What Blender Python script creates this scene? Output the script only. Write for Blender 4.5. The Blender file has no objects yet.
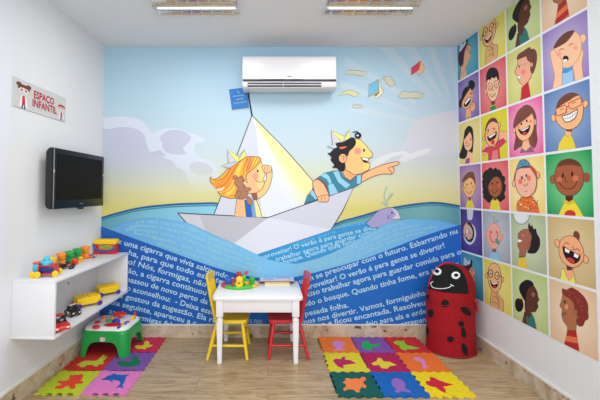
import bpy, bmesh, math, random
from mathutils import Vector, Matrix
from mathutils.geometry import tessellate_polygon
from mathutils.bvhtree import BVHTree
random.seed(7)
C = bpy.context.scene.collection
PI = math.pi
# ------------------------------------------------------------------ camera
CAMH, FPX, CX, CY, PITCH = 1.29, 360.0, 268.0, 179.0, 0.036
DB = 3.25                       # distance of the mural wall
ZC = 2.617                      # ceiling height
cam = bpy.data.cameras.new('camera'); camo = bpy.data.objects.new('camera', cam); C.objects.link(camo)
cam.sensor_width = 36; cam.lens = 36*FPX/600
cam.shift_x = (300-CX)/600; cam.shift_y = -(200-CY)/600
cam.clip_start = 0.02
camo.location = (0, 0, CAMH); camo.rotation_euler = (PI/2+PITCH, 0, 0)
bpy.context.scene.camera = camo
# ------------------------------------------------------------------ light
W = bpy.data.worlds.new('world'); bpy.context.scene.world = W; W.use_nodes = True
W.node_tree.nodes['Background'].inputs[0].default_value = (0.93, 0.965, 1.0, 1)
W.node_tree.nodes['Background'].inputs[1].default_value = 1.15
def area(name, loc, rot, sx, sy, power, col=(1, 1, 1)):
    l = bpy.data.lights.new(name, 'AREA'); l.shape = 'RECTANGLE'; l.size = sx; l.size_y = sy
    l.energy = power; l.color = col
    o = bpy.data.objects.new(name, l); C.objects.link(o); o.location = loc; o.rotation_euler = rot
    return o
area('unseen_rear_light', (0.3, -1.9, 1.55), (math.radians(86), 0, 0), 2.8, 1.9, 50, (0.93, 0.97, 1.0))  # unseen soft area light behind the camera; daylight there is only presumed
area('unseen_overhead_light', (0.1, 0.3, 2.55), (0, 0, 0), 1.6, 1.0, 24, (.98, .99, 1))  # unseen overhead area light standing in for presumed fixtures, none modelled here
vs = bpy.context.scene.view_settings
vs.view_transform = 'Standard'; vs.look = 'None'; vs.gamma = 1; vs.use_curve_mapping = False
vs.exposure = 0.08
# ------------------------------------------------------------------ pixel rays (authoring aid: photo measurements -> real points)
cp, sp = math.cos(PITCH), math.sin(PITCH)
def ray(px, py):
    a = (px-CX)/FPX; b = (CY-py)/FPX
    return Vector((a, cp - b*sp, sp + b*cp))
O = Vector((0, 0, CAMH))
def atY(px, py, Y):
    r = ray(px, py); return O + r*(Y/r.y)
def atZ(px, py, z):
    r = ray(px, py); return O + r*((z-CAMH)/r.z)
# ------------------------------------------------------------------ materials
def lin(c):
    c = c/255
    return c/12.92 if c <= .04045 else ((c+.055)/1.055)**2.4
def L(rgb, k=1.0): return tuple(min(.95, lin(v)*k) for v in rgb)+(1,)
MC = {}
def mat(rgb, rough=.55, metal=0, k=1.0, emis=None, es=0, coat=0, spec=.5):
    key = (tuple(rgb), rough, metal, k, emis, es, coat, spec)
    if key in MC: return MC[key]
    m = bpy.data.materials.new('paint_%d_%d_%d' % tuple(int(v) for v in rgb)); m.use_nodes = True
    b = m.node_tree.nodes['Principled BSDF']
    b.inputs['Base Color'].default_value = L(rgb, k); b.inputs['Roughness'].default_value = rough
    b.inputs['Metallic'].default_value = metal; b.inputs['Coat Weight'].default_value = coat
    b.inputs['Specular IOR Level'].default_value = spec
    if emis:
        b.inputs['Emission Color'].default_value = L(emis); b.inputs['Emission Strength'].default_value = es
    MC[key] = m
    return m
KP = 1.02
def printed(rgb): return mat(rgb, .6, 0, KP, spec=.25)
class NT:
    def __init__(s, name, rough=.6, spec=.5):
        s.m = bpy.data.materials.new(name); s.m.use_nodes = True
        s.t = s.m.node_tree; s.b = s.t.nodes['Principled BSDF']; s.b.inputs['Roughness'].default_value = rough
        s.b.inputs['Specular IOR Level'].default_value = spec
    def n(s, typ):
        x = s.t.nodes.new(typ)
        return x
    def l(s, a, b): s.t.links.new(a, b)
    def ramp(s, fac, stops, k=1.0):
        r = s.t.nodes.new('ShaderNodeValToRGB'); e = r.color_ramp.elements
        while len(e) < len(stops): e.new(.5)
        for i, (p, c) in enumerate(stops): e[i].position = p; e[i].color = L(c, k)
        s.l(fac, r.inputs[0]); return r
def fabric(rgb, rough=.9, bump=.15, scale=220, name='fabric'):
    t = NT(name, rough, .3); nz = t.n('ShaderNodeTexNoise'); nz.inputs['Scale'].default_value = scale
    co = t.n('ShaderNodeTexCoord'); t.l(co.outputs['Object'], nz.inputs['Vector'])
    r = t.ramp(nz.outputs[0], [(.3, tuple(v*.88 for v in rgb)), (.7, tuple(min(255, v*1.08) for v in rgb))])
    t.l(r.outputs[0], t.b.inputs['Base Color'])
    bp = t.n('ShaderNodeBump'); bp.inputs['Strength'].default_value = bump; bp.inputs['Distance'].default_value = .002
    t.l(nz.outputs[0], bp.inputs['Height']); t.l(bp.outputs[0], t.b.inputs['Normal'])
    return t.m
# ------------------------------------------------------------------ mesh builder
def spline(pts, n=5, closed=True):
    out = []; N = len(pts)
    rng = range(N) if closed else range(N-1)
    for i in rng:
        if closed: p0, p1, p2, p3 = pts[i-1], pts[i], pts[(i+1) % N], pts[(i+2) % N]
        else: p0, p1, p2, p3 = pts[max(0, i-1)], pts[i], pts[i+1], pts[min(N-1, i+2)]
        for k in range(n):
            t = k/n
            out.append(tuple(.5*((2*b)+(-a+c)*t+(2*a-5*b+4*c-d)*t*t+(-a+3*b-3*c+d)*t**3) for a, b, c, d in zip(p0, p1, p2, p3)))
    if not closed: out.append(tuple(pts[-1]))
    return out
class MB:
    def __init__(s): s.v = []; s.f = []; s.m = []; s.mats = []
    def mi(s, m):
        if m is None: return 0
        if m not in s.mats: s.mats.append(m)
        return s.mats.index(m)
    def add(s, vs_, fs, m=None):
        o = len(s.v); s.v += [tuple(v) for v in vs_]; k = s.mi(m)
        for f in fs: s.f.append([i+o for i in f]); s.m.append(k)
        return s
    def addbm(s, bm, m=None, M=None):
        if M is not None: bm.transform(M)
        bm.verts.index_update()
        s.add([v.co for v in bm.verts], [[v.index for v in f.verts] for f in bm.faces], m); bm.free(); return s
    def box(s, x0, x1, y0, y1, z0, z1, bev=0, m=None, M=None, seg=2):
        bm = bmesh.new(); bmesh.ops.create_cube(bm, size=1)
        for v in bm.verts: v.co = Vector(((x0+x1)/2+v.co.x*(x1-x0), (y0+y1)/2+v.co.y*(y1-y0), (z0+z1)/2+v.co.z*(z1-z0)))
        if bev: bmesh.ops.bevel(bm, geom=list(bm.edges), offset=bev, segments=seg, affect='EDGES', profile=.5)
        return s.addbm(bm, m, M)
    def cyl(s, p0, p1, r0, r1=None, seg=20, m=None, cap=True):
        p0, p1 = Vector(p0), Vector(p1); r1 = r0 if r1 is None else r1
        d = (p1-p0).normalized(); a = d.orthogonal().normalized(); b = d.cross(a)
        vs_ = []
        for p, r in ((p0, r0), (p1, r1)):
            for i in range(seg):
                t = 2*PI*i/seg; vs_.append(p+(a*math.cos(t)+b*math.sin(t))*r)
        fs = [[i, (i+1) % seg, seg+(i+1) % seg, seg+i] for i in range(seg)]
        if cap: fs += [list(range(seg))[::-1], list(range(seg, 2*seg))]
        return s.add(vs_, fs, m)
    def tube(s, pts, r, seg=8, m=None):
        P = [Vector(p) for p in pts]; n = len(P); vs_ = []; prev = None
        rs = r if isinstance(r, (list, tuple)) else [r]*n
        for i, p in enumerate(P):
            d = (P[min(i+1, n-1)]-P[max(i-1, 0)]).normalized()
            a = d.orthogonal().normalized() if prev is None else (prev-d*prev.dot(d)).normalized()
            prev = a; b = d.cross(a)
            for k in range(seg):
                t = 2*PI*k/seg; vs_.append(p+(a*math.cos(t)+b*math.sin(t))*rs[i])
        fs = [[i*seg+k, i*seg+(k+1) % seg, (i+1)*seg+(k+1) % seg, (i+1)*seg+k] for i in range(n-1) for k in range(seg)]
        fs += [list(range(seg))[::-1], list(range((n-1)*seg, n*seg))]
        return s.add(vs_, fs, m)
    def ball(s, c, r, m=None, seg=18, M=None):
        bm = bmesh.new(); bmesh.ops.create_uvsphere(bm, u_segments=seg, v_segments=seg//2+2, radius=1)
        r = r if isinstance(r, (tuple, list)) else (r, r, r)
        T = Matrix.Translation(Vector(c)) @ (M or Matrix.Identity(4)) @ Matrix.Diagonal((r[0], r[1], r[2], 1))
        return s.addbm(bm, m, T)
    def lathe(s, prof, seg=24, m=None, c=(0, 0, 0), sx=1, sy=1, square=None):
        vs_ = []
        for r, z in prof:
            for i in range(seg):
                t = 2*PI*(i+.5)/seg; x, y = math.cos(t), math.sin(t)
                vs_.append((c[0]+x*r*sx, c[1]+y*r*sy, c[2]+z))
        n = len(prof)
        fs = [[i*seg+k, i*seg+(k+1) % seg, (i+1)*seg+(k+1) % seg, (i+1)*seg+k] for i in range(n-1) for k in range(seg)]
        fs += [list(range(seg))[::-1], list(range((n-1)*seg, n*seg))]
        return s.add(vs_, fs, m)
    def prism(s, poly, axis, a0, a1, m=None, bev=0):
        """poly 2D extruded along axis x / y / z from a0 to a1"""
        def p3(u, v, a): return {'x': (a, u, v), 'y': (u, a, v), 'z': (u, v, a)}[axis]
        bm = bmesh.new(); n = len(poly)
        A = [bm.verts.new(p3(u, v, a0)) for u, v in poly]; B = [bm.verts.new(p3(u, v, a1)) for u, v in poly]
        bm.faces.new(A[::-1]); bm.faces.new(B)
        for i in range(n): bm.faces.new((A[i], A[(i+1) % n], B[(i+1) % n], B[i]))
        if bev: bmesh.ops.bevel(bm, geom=[e for e in bm.edges], offset=bev, segments=2, affect='EDGES', profile=.5)
        bmesh.ops.triangulate(bm, faces=[f for f in bm.faces if len(f.verts) > 4])
        return s.addbm(bm, m)
    def build(s, name, m=None, parent=None, smooth=35, loc=None, flat=False):
        me = bpy.data.meshes.new(name); me.from_pydata(s.v, [], s.f)
        if s.mats:
            for x in s.mats: me.materials.append(x)
            for p, k in zip(me.polygons, s.m): p.material_index = k
        elif m: me.materials.append(m)
        if not flat:
            bm = bmesh.new(); bm.from_mesh(me); bmesh.ops.recalc_face_normals(bm, faces=bm.faces)
            for f in bm.faces: f.smooth = True
            for e in bm.edges:
                if len(e.link_faces) != 2 or e.calc_face_angle(3) > math.radians(smooth): e.smooth = False
            bm.to_mesh(me); bm.free()
        me.update()
        o = bpy.data.objects.new(name, me); C.objects.link(o)
        if parent: o.parent = parent
        if loc: o.location = loc
        return o
def thing(name, label, cat, loc=(0, 0, 0), rz=0, group=None):
    o = bpy.data.objects.new(name, None); C.objects.link(o); o.location = loc; o.rotation_euler = (0, 0, rz)
    o.empty_display_size = .05
    return tag(o, label, cat, group)
def tag(o, label, cat, group=None):
    o['label'] = label; o['category'] = cat
    if group: o['group'] = group
    return o
def struct(o): o['kind'] = 'structure'; return o
# ------------------------------------------------------------------ flat printed artwork
class Art:
    """flat coloured shapes printed on a wall; P maps photo measurement -> wall (s,z), Q maps (s,z,off) -> world"""
    def __init__(s, P, Q, clip=None, dz=0, base=.0008, step=.00011):
        s.P, s.Q, s.clip, s.dz, s.off, s.step = P, Q, clip, dz, base, step; s.mb = MB()
    def emit(s, pts, m):
        p = [(a, b+s.dz) for a, b in pts]
        if s.clip:
            x0, x1, z0, z1 = s.clip
            for ax, lim, sg in ((0, x0, 1), (0, x1, -1), (1, z0, 1), (1, z1, -1)):
                out = []
                for i in range(len(p)):
                    A, B = p[i-1], p[i]; ia = (A[ax]-lim)*sg >= 0; ib = (B[ax]-lim)*sg >= 0
                    if ia != ib:
                        t = (lim-A[ax])/(B[ax]-A[ax]); out.append((A[0]+(B[0]-A[0])*t, A[1]+(B[1]-A[1])*t))
                    if ib: out.append(B)
                p = out
                if len(p) < 3: return
        tr = tessellate_polygon([[Vector((a, b, 0)) for a, b in p]])
        s.mb.add([s.Q(a, b, s.off) for a, b in p], [list(t) for t in tr], m)
    def poly(s, pts, col, sm=False, ol=None, lw=.5):
        if sm: pts = spline(pts, 5)
        m = col if not isinstance(col, tuple) else printed(col)
        s.emit([s.P(*p) for p in pts], m); s.off += s.step
        if ol: s.line(list(pts)+[pts[0]], ol, lw)
        return s
    def ell(s, x, y, rx, ry, col, rot=0, ol=None, lw=.5, n=22):
        c, d = math.cos(rot), math.sin(rot)
        pts = [(x+rx*math.cos(2*PI*i/n)*c-ry*math.sin(2*PI*i/n)*d, y+rx*math.cos(2*PI*i/n)*d+ry*math.sin(2*PI*i/n)*c) for i in range(n)]
        return s.poly(pts, col, False, ol, lw)
    def line(s, pts, col, lw=.5, sm=False):
        if sm: pts = spline(pts, 5, False)
        m = col if not isinstance(col, tuple) else printed(col)
        Ls, Rs = [], []; n = len(pts)
        for i in range(n):
            a = pts[max(0, i-1)]; b = pts[min(n-1, i+1)]
            if i == 0 and pts[0] == pts[-1]: a = pts[-2]
            if i == n-1 and pts[0] == pts[-1]: b = pts[1]
            dx, dy = b[0]-a[0], b[1]-a[1]; d = math.hypot(dx, dy) or 1
            nx, ny = -dy/d*lw/2, dx/d*lw/2
            Ls.append((pts[i][0]+nx, pts[i][1]+ny)); Rs.append((pts[i][0]-nx, pts[i][1]-ny))
        for i in range(n-1):
            s.emit([s.P(*q) for q in (Ls[i], Ls[i+1], Rs[i+1], Rs[i])], m)
        s.off += s.step
        return s
    def text(s, txt, x0, x1, base, size, col, bold=.016):
        """lettering from x0 to x1 whose baseline is base(x)"""
        cu = bpy.data.curves.new('t', 'FONT'); cu.body = txt; cu.size = 1; cu.offset = bold; cu.resolution_u = 2
        o = bpy.data.objects.new('t', cu); C.objects.link(o)
        dg = bpy.context.evaluated_depsgraph_get(); dg.update()
        me = bpy.data.meshes.new_from_object(o.evaluated_get(dg))
        V = [v.co.copy() for v in me.vertices]; F = [list(p.vertices) for p in me.polygons]
        bpy.data.objects.remove(o); bpy.data.curves.remove(cu); bpy.data.meshes.remove(me)
        if not V: return
        w0 = min(v.x for v in V); w1 = max(v.x for v in V); k = (x1-x0)/(w1-w0)
        out = []
        for v in V:
            x = x0+(v.x-w0)*k; sl = math.atan((base(x+1)-base(x-1))/2)
            h = v.y*size
            out.append(s.Q(*[q+w for q, w in zip(s.P(x+h*math.sin(sl), base(x)-h*math.cos(sl)), (0, s.dz))], s.off))
        s.mb.add(out, F, printed(col) if isinstance(col, tuple) else col)
        s.off += s.step
    def build(s, name, parent=None): return s.mb.build(name, None, parent, flat=True)
# ================================================================== ROOM
XBL, KL = -1.498, 0.047          # left wall: x at the mural wall, taper
XBR, KR = 1.728, 0.005
def XL(Y): return XBL-KL*(DB-Y)
def XR(Y): return XBR+KR*(DB-Y)
YJ = 2.155; YN = -2.3
wall_white = NT('white_wall_paint', .55, .3)
nz = wall_white.n('ShaderNodeTexNoise'); nz.inputs['Scale'].default_value = 2.2; nz.inputs['Detail'].default_value = 3
rr = wall_white.ramp(nz.outputs[0], [(.3, (227, 229, 231)), (.7, (231, 233, 235))]); wall_white.l(rr.outputs[0], wall_white.b.inputs['Base Color'])
ceil_m = NT('ceiling_paint', .8, .2)
nz = ceil_m.n('ShaderNodeTexNoise'); nz.inputs['Scale'].default_value = 1.5
rr = ceil_m.ramp(nz.outputs[0], [(.3, (228, 231, 235)), (.7, (231, 234, 238))]); ceil_m.l(rr.outputs[0], ceil_m.b.inputs['Base Color'])
def floor_mat():
    t = NT('wood_look_tile', .38, .45)
    co = t.n('ShaderNodeTexCoord')
    mp = t.n('ShaderNodeMapping'); mp.inputs['Scale'].default_value = (1.1, 9, 1); t.l(co.outputs['Object'], mp.inputs[0])
    br = t.n('ShaderNodeTexBrick'); br.offset = .4; br.inputs['Scale'].default_value = 1
    br.inputs['Brick Width'].default_value = 1.18; br.inputs['Row Height'].default_value = .196; br.inputs['Mortar Size'].default_value = .0016
    br.inputs['Color1'].default_value = (0, 0, 0, 1); br.inputs['Color2'].default_value = (1, 1, 1, 1); br.inputs['Mortar'].default_value = (.5, .5, .5, 1)
    t.l(co.outputs['Object'], br.inputs['Vector'])
    # grain shifted from plank to plank
    ad = t.n('ShaderNodeVectorMath'); ad.operation = 'MULTIPLY_ADD'
    cb = t.n('ShaderNodeCombineXYZ'); t.l(br.outputs['Color'], cb.inputs[0]); t.l(br.outputs['Color'], cb.inputs[1])
    t.l(cb.outputs[0], ad.inputs[0]); ad.inputs[1].default_value = (7, 13, 0); t.l(mp.outputs[0], ad.inputs[2])
    n1 = t.n('ShaderNodeTexNoise'); n1.inputs['Scale'].default_value = 2.6; n1.inputs['Detail'].default_value = 8; n1.inputs['Distortion'].default_value = 1.4; n1.inputs['Roughness'].default_value = .62
    t.l(ad.outputs[0], n1.inputs['Vector'])
    r1 = t.ramp(n1.outputs[0], [(.26, (150, 124, 92)), (.42, (178, 151, 115)), (.56, (192, 167, 132)), (.78, (206, 184, 150))])
    n2 = t.n('ShaderNodeTexNoise'); n2.inputs['Scale'].default_value = 1.3; n2.inputs['Detail'].default_value = 5; n2.inputs['Distortion'].default_value = 2.5
    t.l(ad.outputs[0], n2.inputs['Vector'])
    r2 = t.ramp(n2.outputs[0], [(.46, (255, 255, 255)), (.495, (168, 150, 128)), (.53, (255, 255, 255))])
    mx = t.n('ShaderNodeMix'); mx.data_type = 'RGBA'; mx.blend_type = 'MULTIPLY'; mx.inputs[0].default_value = .55
    t.l(r1.outputs[0], mx.inputs[6]); t.l(r2.outputs[0], mx.inputs[7])
    m2 = t.n('ShaderNodeMix'); m2.data_type = 'RGBA'; m2.blend_type = 'MIX'
    t.l(br.outputs['Fac'], m2.inputs[0]); t.l(mx.outputs[2], m2.inputs[6]); m2.inputs[7].default_value = L((128, 108, 84))
    t.l(m2.outputs[2], t.b.inputs['Base Color'])
    return t.m
def stone_mat():
    t = NT('travertine_skirting', .4, .4)
    co = t.n('ShaderNodeTexCoord')
    n1 = t.n('ShaderNodeTexNoise'); n1.inputs['Scale'].default_value = 9; n1.inputs['Detail'].default_value = 8; n1.inputs['Distortion'].default_value = .8
    t.l(co.outputs['Object'], n1.inputs['Vector'])
    r1 = t.ramp(n1.outputs[0], [(.3, (162, 138, 110)), (.45, (194, 174, 148)), (.6, (210, 194, 172)), (.78, (222, 210, 192))])
    n2 = t.n('ShaderNodeTexNoise'); n2.inputs['Scale'].default_value = 16; n2.inputs['Detail'].default_value = 3
    t.l(co.outputs['Object'], n2.inputs['Vector'])
    r2 = t.ramp(n2.outputs[0], [(.64, (255, 255, 255)), (.69, (110, 72, 48))])
    mx = t.n('ShaderNodeMix'); mx.data_type = 'RGBA'; mx.blend_type = 'MULTIPLY'; mx.inputs[0].default_value = .9
    t.l(r1.outputs[0], mx.inputs[6]); t.l(r2.outputs[0], mx.inputs[7]); t.l(mx.outputs[2], t.b.inputs['Base Color'])
    return t.m
stone = stone_mat(); cap = mat((226, 222, 214), .45)
def slab(name, pts, z0, z1, m):
    return struct(MB().prism(pts, 'z', z0, z1).build(name, m))
slab('floor', [(-2.4, YN), (2.4, YN), (2.4, DB+.15), (-2.4, DB+.15)], -.1, 0, floor_mat())
slab('ceiling', [(-2.4, YN), (2.4, YN), (2.4, DB+.15), (-2.4, DB+.15)], ZC, ZC+.1, ceil_m.m)
slab('wall_back', [(-2.4, DB), (2.4, DB), (2.4, DB+.15), (-2.4, DB+.15)], 0, ZC, wall_white.m)
slab('wall_left', [(XL(YJ), YJ), (XBL, DB), (XBL-.5, DB), (XL(YJ)-.5, YJ)], 0, ZC, wall_white.m)
pill = mat((228, 231, 238), .5)
slab('wall_left_front', [(XL(YN)+.003, YN), (XL(YJ)+.003, YJ), (XL(YJ)-.5, YJ), (XL(YN)-.5, YN)], 0, ZC, pill)
slab('wall_right', [(XBR, DB), (XR(YN), YN), (XR(YN)+.5, YN), (XBR+.5, DB)], 0, ZC, wall_white.m)
BH = .118
def skirting(name, a, b, n):
    t = .012; q = Vector(n)*t
    o = slab(name, [(a[0], a[1]), (b[0], b[1]), (b[0]+q.x, b[1]+q.y), (a[0]+q.x, a[1]+q.y)], 0, BH-.012, stone)
    c = slab('trim_cap', [(a[0], a[1]), (b[0], b[1]), (b[0]+q.x*1.15, b[1]+q.y*1.15), (a[0]+q.x*1.15, a[1]+q.y*1.15)], BH-.012, BH, cap); c.name = name.replace('baseboard', 'trim')
skirting('baseboard_back', (XBL+.013, DB), (XBR-.013, DB), (0, -1))
skirting('baseboard_left', (XL(YJ), YJ), (XBL, DB), (1, 0))
skirting('baseboard_left_front', (XL(YN)+.003, YN), (XL(YJ)+.003, YJ), (1, 0))
skirting('baseboard_right', (XBR, DB), (XR(YN), YN), (-1, 0))
# ================================================================== MURAL on the back wall
def PB(px, py):
    p = atY(px, py, DB); return (p.x, p.z)
def QB(a, z, off): return (a, DB-off, z)
clipB = (XBL+.001, XBR-.001, BH+.001, ZC-.001)
def A(base=.0015, step=.00011): return Art(PB, QB, clipB, 0, base, step)
def zrow(py): return PB(268, py)[1]
def sky_nodes(t):
    g = t.n('ShaderNodeNewGeometry'); sx = t.n('ShaderNodeSeparateXYZ'); t.l(g.outputs['Position'], sx.inputs[0])
    mr = t.n('ShaderNodeMapRange'); mr.inputs[1].default_value = zrow(215); mr.inputs[2].default_value = zrow(47)
    t.l(sx.outputs[2], mr.inputs[0])
    r = t.ramp(mr.outputs[0], [(.03, (216, 208, 124)), (.1, (219, 215, 154)), (.17, (216, 218, 182)), (.25, (210, 219, 200)), (.36, (201, 216, 223)), (.6, (186, 213, 229)), (1, (172, 207, 228))], 1.0)
    return sx, r
sky = NT('printed_sky', .6, .25); _, r = sky_nodes(sky); sky.l(r.outputs[0], sky.b.inputs['Base Color'])
mural = thing('wall_mural', 'storybook wall mural of two children in a paper boat on a blue sea of words', 'mural', ((XBL+XBR)/2, DB, BH))
def mpart(art, name, label=None):
    o = art.build(name); o.parent = mural; o.location = Vector(mural.location)*-1
    if label: o['label'] = label
    return o
b = MB(); b.box(XBL+.002, XBR-.002, DB-.0012, DB, BH, ZC-.001)
o = b.build('printed_sky', sky.m); o.parent = mural; o.location = Vector(mural.location)*-1
def cloud_mat(rgb, y0, y1):
    t = NT('printed_cloud', .6, .25); sx, r = sky_nodes(t)
    mr = t.n('ShaderNodeMapRange'); mr.inputs[1].default_value = zrow(y0); mr.inputs[2].default_value = zrow(y1)
    t.l(sx.outputs[2], mr.inputs[0])
    mx = t.n('ShaderNodeMix'); mx.data_type = 'RGBA'; t.l(mr.outputs[0], mx.inputs[0]); t.l(r.outputs[0], mx.inputs[6])
    mx.inputs[7].default_value = L(rgb, 1.0); t.l(mx.outputs[2], t.b.inputs['Base Color']); return t.m
cl = cloud_mat((214, 222, 238), 192, 158); cd = cloud_mat((194, 199, 218), 190, 150)
a = A(.0022)
a.poly(spline([(100, 119), (118, 116.5), (135, 118), (145, 124), (152, 133), (160, 130), (175, 128), (190, 133), (203, 138), (204, 142), (196, 144), (194, 151), (200, 157), (212, 162), (218, 172), (222, 185)], 5, False)+[(222, 196), (100, 196)], cl)
a.poly(spline([(100, 127), (108, 129), (122, 127), (136, 129), (144, 135), (147, 145), (149, 151)], 5, False)+[(152, 152), (160, 150), (168, 157), (178, 166), (185, 172), (192, 190), (192, 194), (100, 194)], cd)
a.poly([(160, 137), (168, 131), (178, 130), (187, 133), (191, 138), (187, 144), (183, 149), (186, 154), (172, 154), (164, 150), (162, 143)], cd, True)
a.poly([(188, 165), (196, 162), (207, 164), (213, 170), (210, 175), (196, 174)], cd, True)
a.poly([(163, 157), (175, 154.5), (190, 158), (199, 161), (191, 164), (189, 170), (178, 168), (172, 161)], cl, True)
mpart(a, 'painted_cloud')
cl2 = cloud_mat((208, 213, 226), 178, 140); cd2 = cloud_mat((202, 208, 214), 178, 140)
a = A(.0022)
a.poly(spline([(462, 108), (446, 112), (428, 116), (412, 124), (407, 136), (400, 150), (386, 149), (374, 156), (366, 168), (360, 176)], 5, False)+[(360, 188), (462, 188)], cl2)
a.poly([(366, 168), (376, 159), (390, 153), (404, 151), (410, 154), (420, 150), (432, 148), (428, 153), (415, 158), (404, 162), (390, 163), (376, 167), (366, 174)], cloud_mat((226, 229, 236), 190, 150))
a.poly([(378, 166), (392, 157), (403, 155), (398, 161), (410, 163), (422, 156), (440, 158), (462, 152), (462, 184), (378, 184)], cd2)
mpart(a, 'painted_cloud')
ry = NT('printed_ray', .6, .25); _, r_ = sky_nodes(ry); mx_ = ry.n('ShaderNodeMix'); mx_.data_type = 'RGBA'; mx_.inputs[0].default_value = .22; ry.l(r_.outputs[0], mx_.inputs[6]); mx_.inputs[7].default_value = L((232, 226, 226), 1.0); ry.l(mx_.outputs[2], ry.b.inputs['Base Color'])
a = A(.0013, .00009)
for q in ([(462, 130), (378, 47), (392, 47)], [(462, 130), (404, 47), (414, 47)], [(462, 130), (426, 47), (434, 47)], [(462, 130), (446, 47), (452, 47)], [(462, 130), (345, 56), (345, 66)], [(462, 130), (340, 80), (340, 88)], [(462, 130), (348, 104), (350, 112)]): a.poly([(q[1][0]+(462-q[1][0])*.6, q[1][1]+(130-q[1][1])*.6), q[1], q[2], (q[2][0]+(462-q[2][0])*.6, q[2][1]+(130-q[2][1])*.6)], ry.m)
mpart(a, 'painted_light_ray')
# sea
a = A(.0022)
teal = NT('printed_far_sea', .6, .25)
g = teal.n('ShaderNodeNewGeometry'); sx = teal.n('ShaderNodeSeparateXYZ'); teal.l(g.outputs['Position'], sx.inputs[0])
mr = teal.n('ShaderNodeMapRange'); mr.inputs[1].default_value = XBL; mr.inputs[2].default_value = XBR; teal.l(sx.outputs[0], mr.inputs[0])
r = teal.ramp(mr.outputs[0], [(0, (96, 158, 172)), (.12, (122, 190, 214)), (.35, (150, 212, 236)), (.6, (120, 180, 190)), (.8, (98, 160, 168)), (.9, (116, 178, 184)), (1, (92, 154, 168))], 1.0)
teal.l(r.outputs[0], teal.b.inputs['Base Color'])
hz = [(98, 219), (115, 214), (135, 209), (152, 206.5), (178, 204.3), (200, 203.6), (220, 204), (260, 212), (320, 226), (345, 220.5), (362, 216), (380, 210.8), (400, 206.6), (420, 203.8), (438, 203), (462, 206.5)]
hzs = spline(hz, 5, False)
a.poly(hzs+[(462, 350), (98, 350)], teal.m)
a.line(hzs, (28, 92, 150), 2.0)
a.line([(x, y+2.2) for x, y in hzs], (52, 128, 160), 1.2)
mpart(a, 'painted_far_sea')
# mid blue wave seen under the boat
a = A(.0026)
mid = [(250, 262), (270, 246), (300, 238), (330, 230), (345, 226), (358, 222.6), (372, 220.4), (392, 219), (415, 218.8)]
a.poly(spline(mid, 4, False)+[(420, 240), (400, 262), (250, 290)], (56, 150, 210))
word = (166, 214, 238)
a.text('agora para', 292, 336, lambda x: 246.5-.31*(x-292), 5.4, (96, 180, 224), .004)
a.text('se preocupar', 337, 366, lambda x: 229-.2*(x-337), 5, (110, 186, 226), .004)
a.text('aproveitar! O verão é para gente se divertir!', 262, 385, lambda x: 259.5-.325*(x-262)+.0005*(x-262)**2, 6.4, word)
a.text('trabalhar agora para guardar comida', 276, 379, lambda x: 261.5-.29*(x-276), 6.4, word)
a.text('bosque. Quando tinha fome', 284, 356, lambda x: 264-.3*(x-284), 6.4, word)
mpart(a, 'painted_wave', 'mid blue wave with pale lettering beneath the boat')
# boat
dark = (44, 48, 60)
a = A(.0042, .00009)
sail = [(252, 115.5), (266, 130), (280, 144), (300, 166), (322, 190), (322, 200), (268, 218), (214, 214.5), (226, 184)]
a.poly(sail, (226, 232, 243))
a.poly([(252, 115.5), (256, 128), (259, 160), (260, 190), (262, 217.5), (214, 214.5), (226, 184)], (211, 215, 229))
for k, (c, q) in enumerate((((228, 234, 238), 0), ((230, 235, 228), 4), ((232, 235, 212), 8), ((234, 235, 190), 12), ((235, 234, 168), 16))):
    a.poly([(252, 115.5), (322, 190), (322, 198), (292+q*1.3, 208-q*.3), (272+q*1.4, 170+q*.6), (258+q*.6, 135+q*.4)], c)
a.line([(252, 115.5), (226, 184), (214, 214.5)], dark, .8)
a.line([(252, 115.5), (280, 143.7), (300, 166), (318, 187)], dark, .7)
hull = [(178, 213), (268, 217.6), (353.3, 187.5), (343, 210), (331, 229.6), (256, 254.5), (234, 243.5), (186, 222)]
a.poly(hull, (220, 224, 238))
a.poly([(178, 213), (268, 217.6), (234, 243.5), (186, 222)], (190, 191, 202))
a.poly([(268, 217.6), (353.3, 187.5), (343, 210), (331, 229.6)], (208, 211, 226))
a.poly([(186, 222), (178, 213), (200, 216), (206, 231)], (204, 205, 214))
a.line([(178, 213), (268, 217.6), (353.3, 187.5), (343, 210), (331, 229.8)], dark, .9)
a.line([(178, 213), (186, 222.4)], dark, .8)
a.line([(247.6, 84), (249, 98), (252, 115.8)], (30, 32, 40), 1.5)
mpart(a, 'painted_boat')
# flag
a = A(.0054, .00009)
a.poly([(229, 89.5), (247, 87.6), (249.2, 108.4), (232, 110.4)], (58, 124, 196))
a.line([(232, 110.4), (249.2, 108.4)], (196, 190, 130), .6)
for (x0, y0, x1, y1) in ((237.6, 91.5, 239.4, 93.2), (233, 96.6, 243.8, 95.2), (236, 99.8, 243.4, 98.6), (234, 103.6, 246.6, 101.6)):
    n = int((x1-x0)/.9)+1
    a.line([(x0+(x1-x0)*i/n, y0+(y1-y0)*i/n+(.55 if i % 2 else -.55)) for i in range(n+1)], (168, 196, 186), .5)
mpart(a, 'painted_flag')
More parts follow.
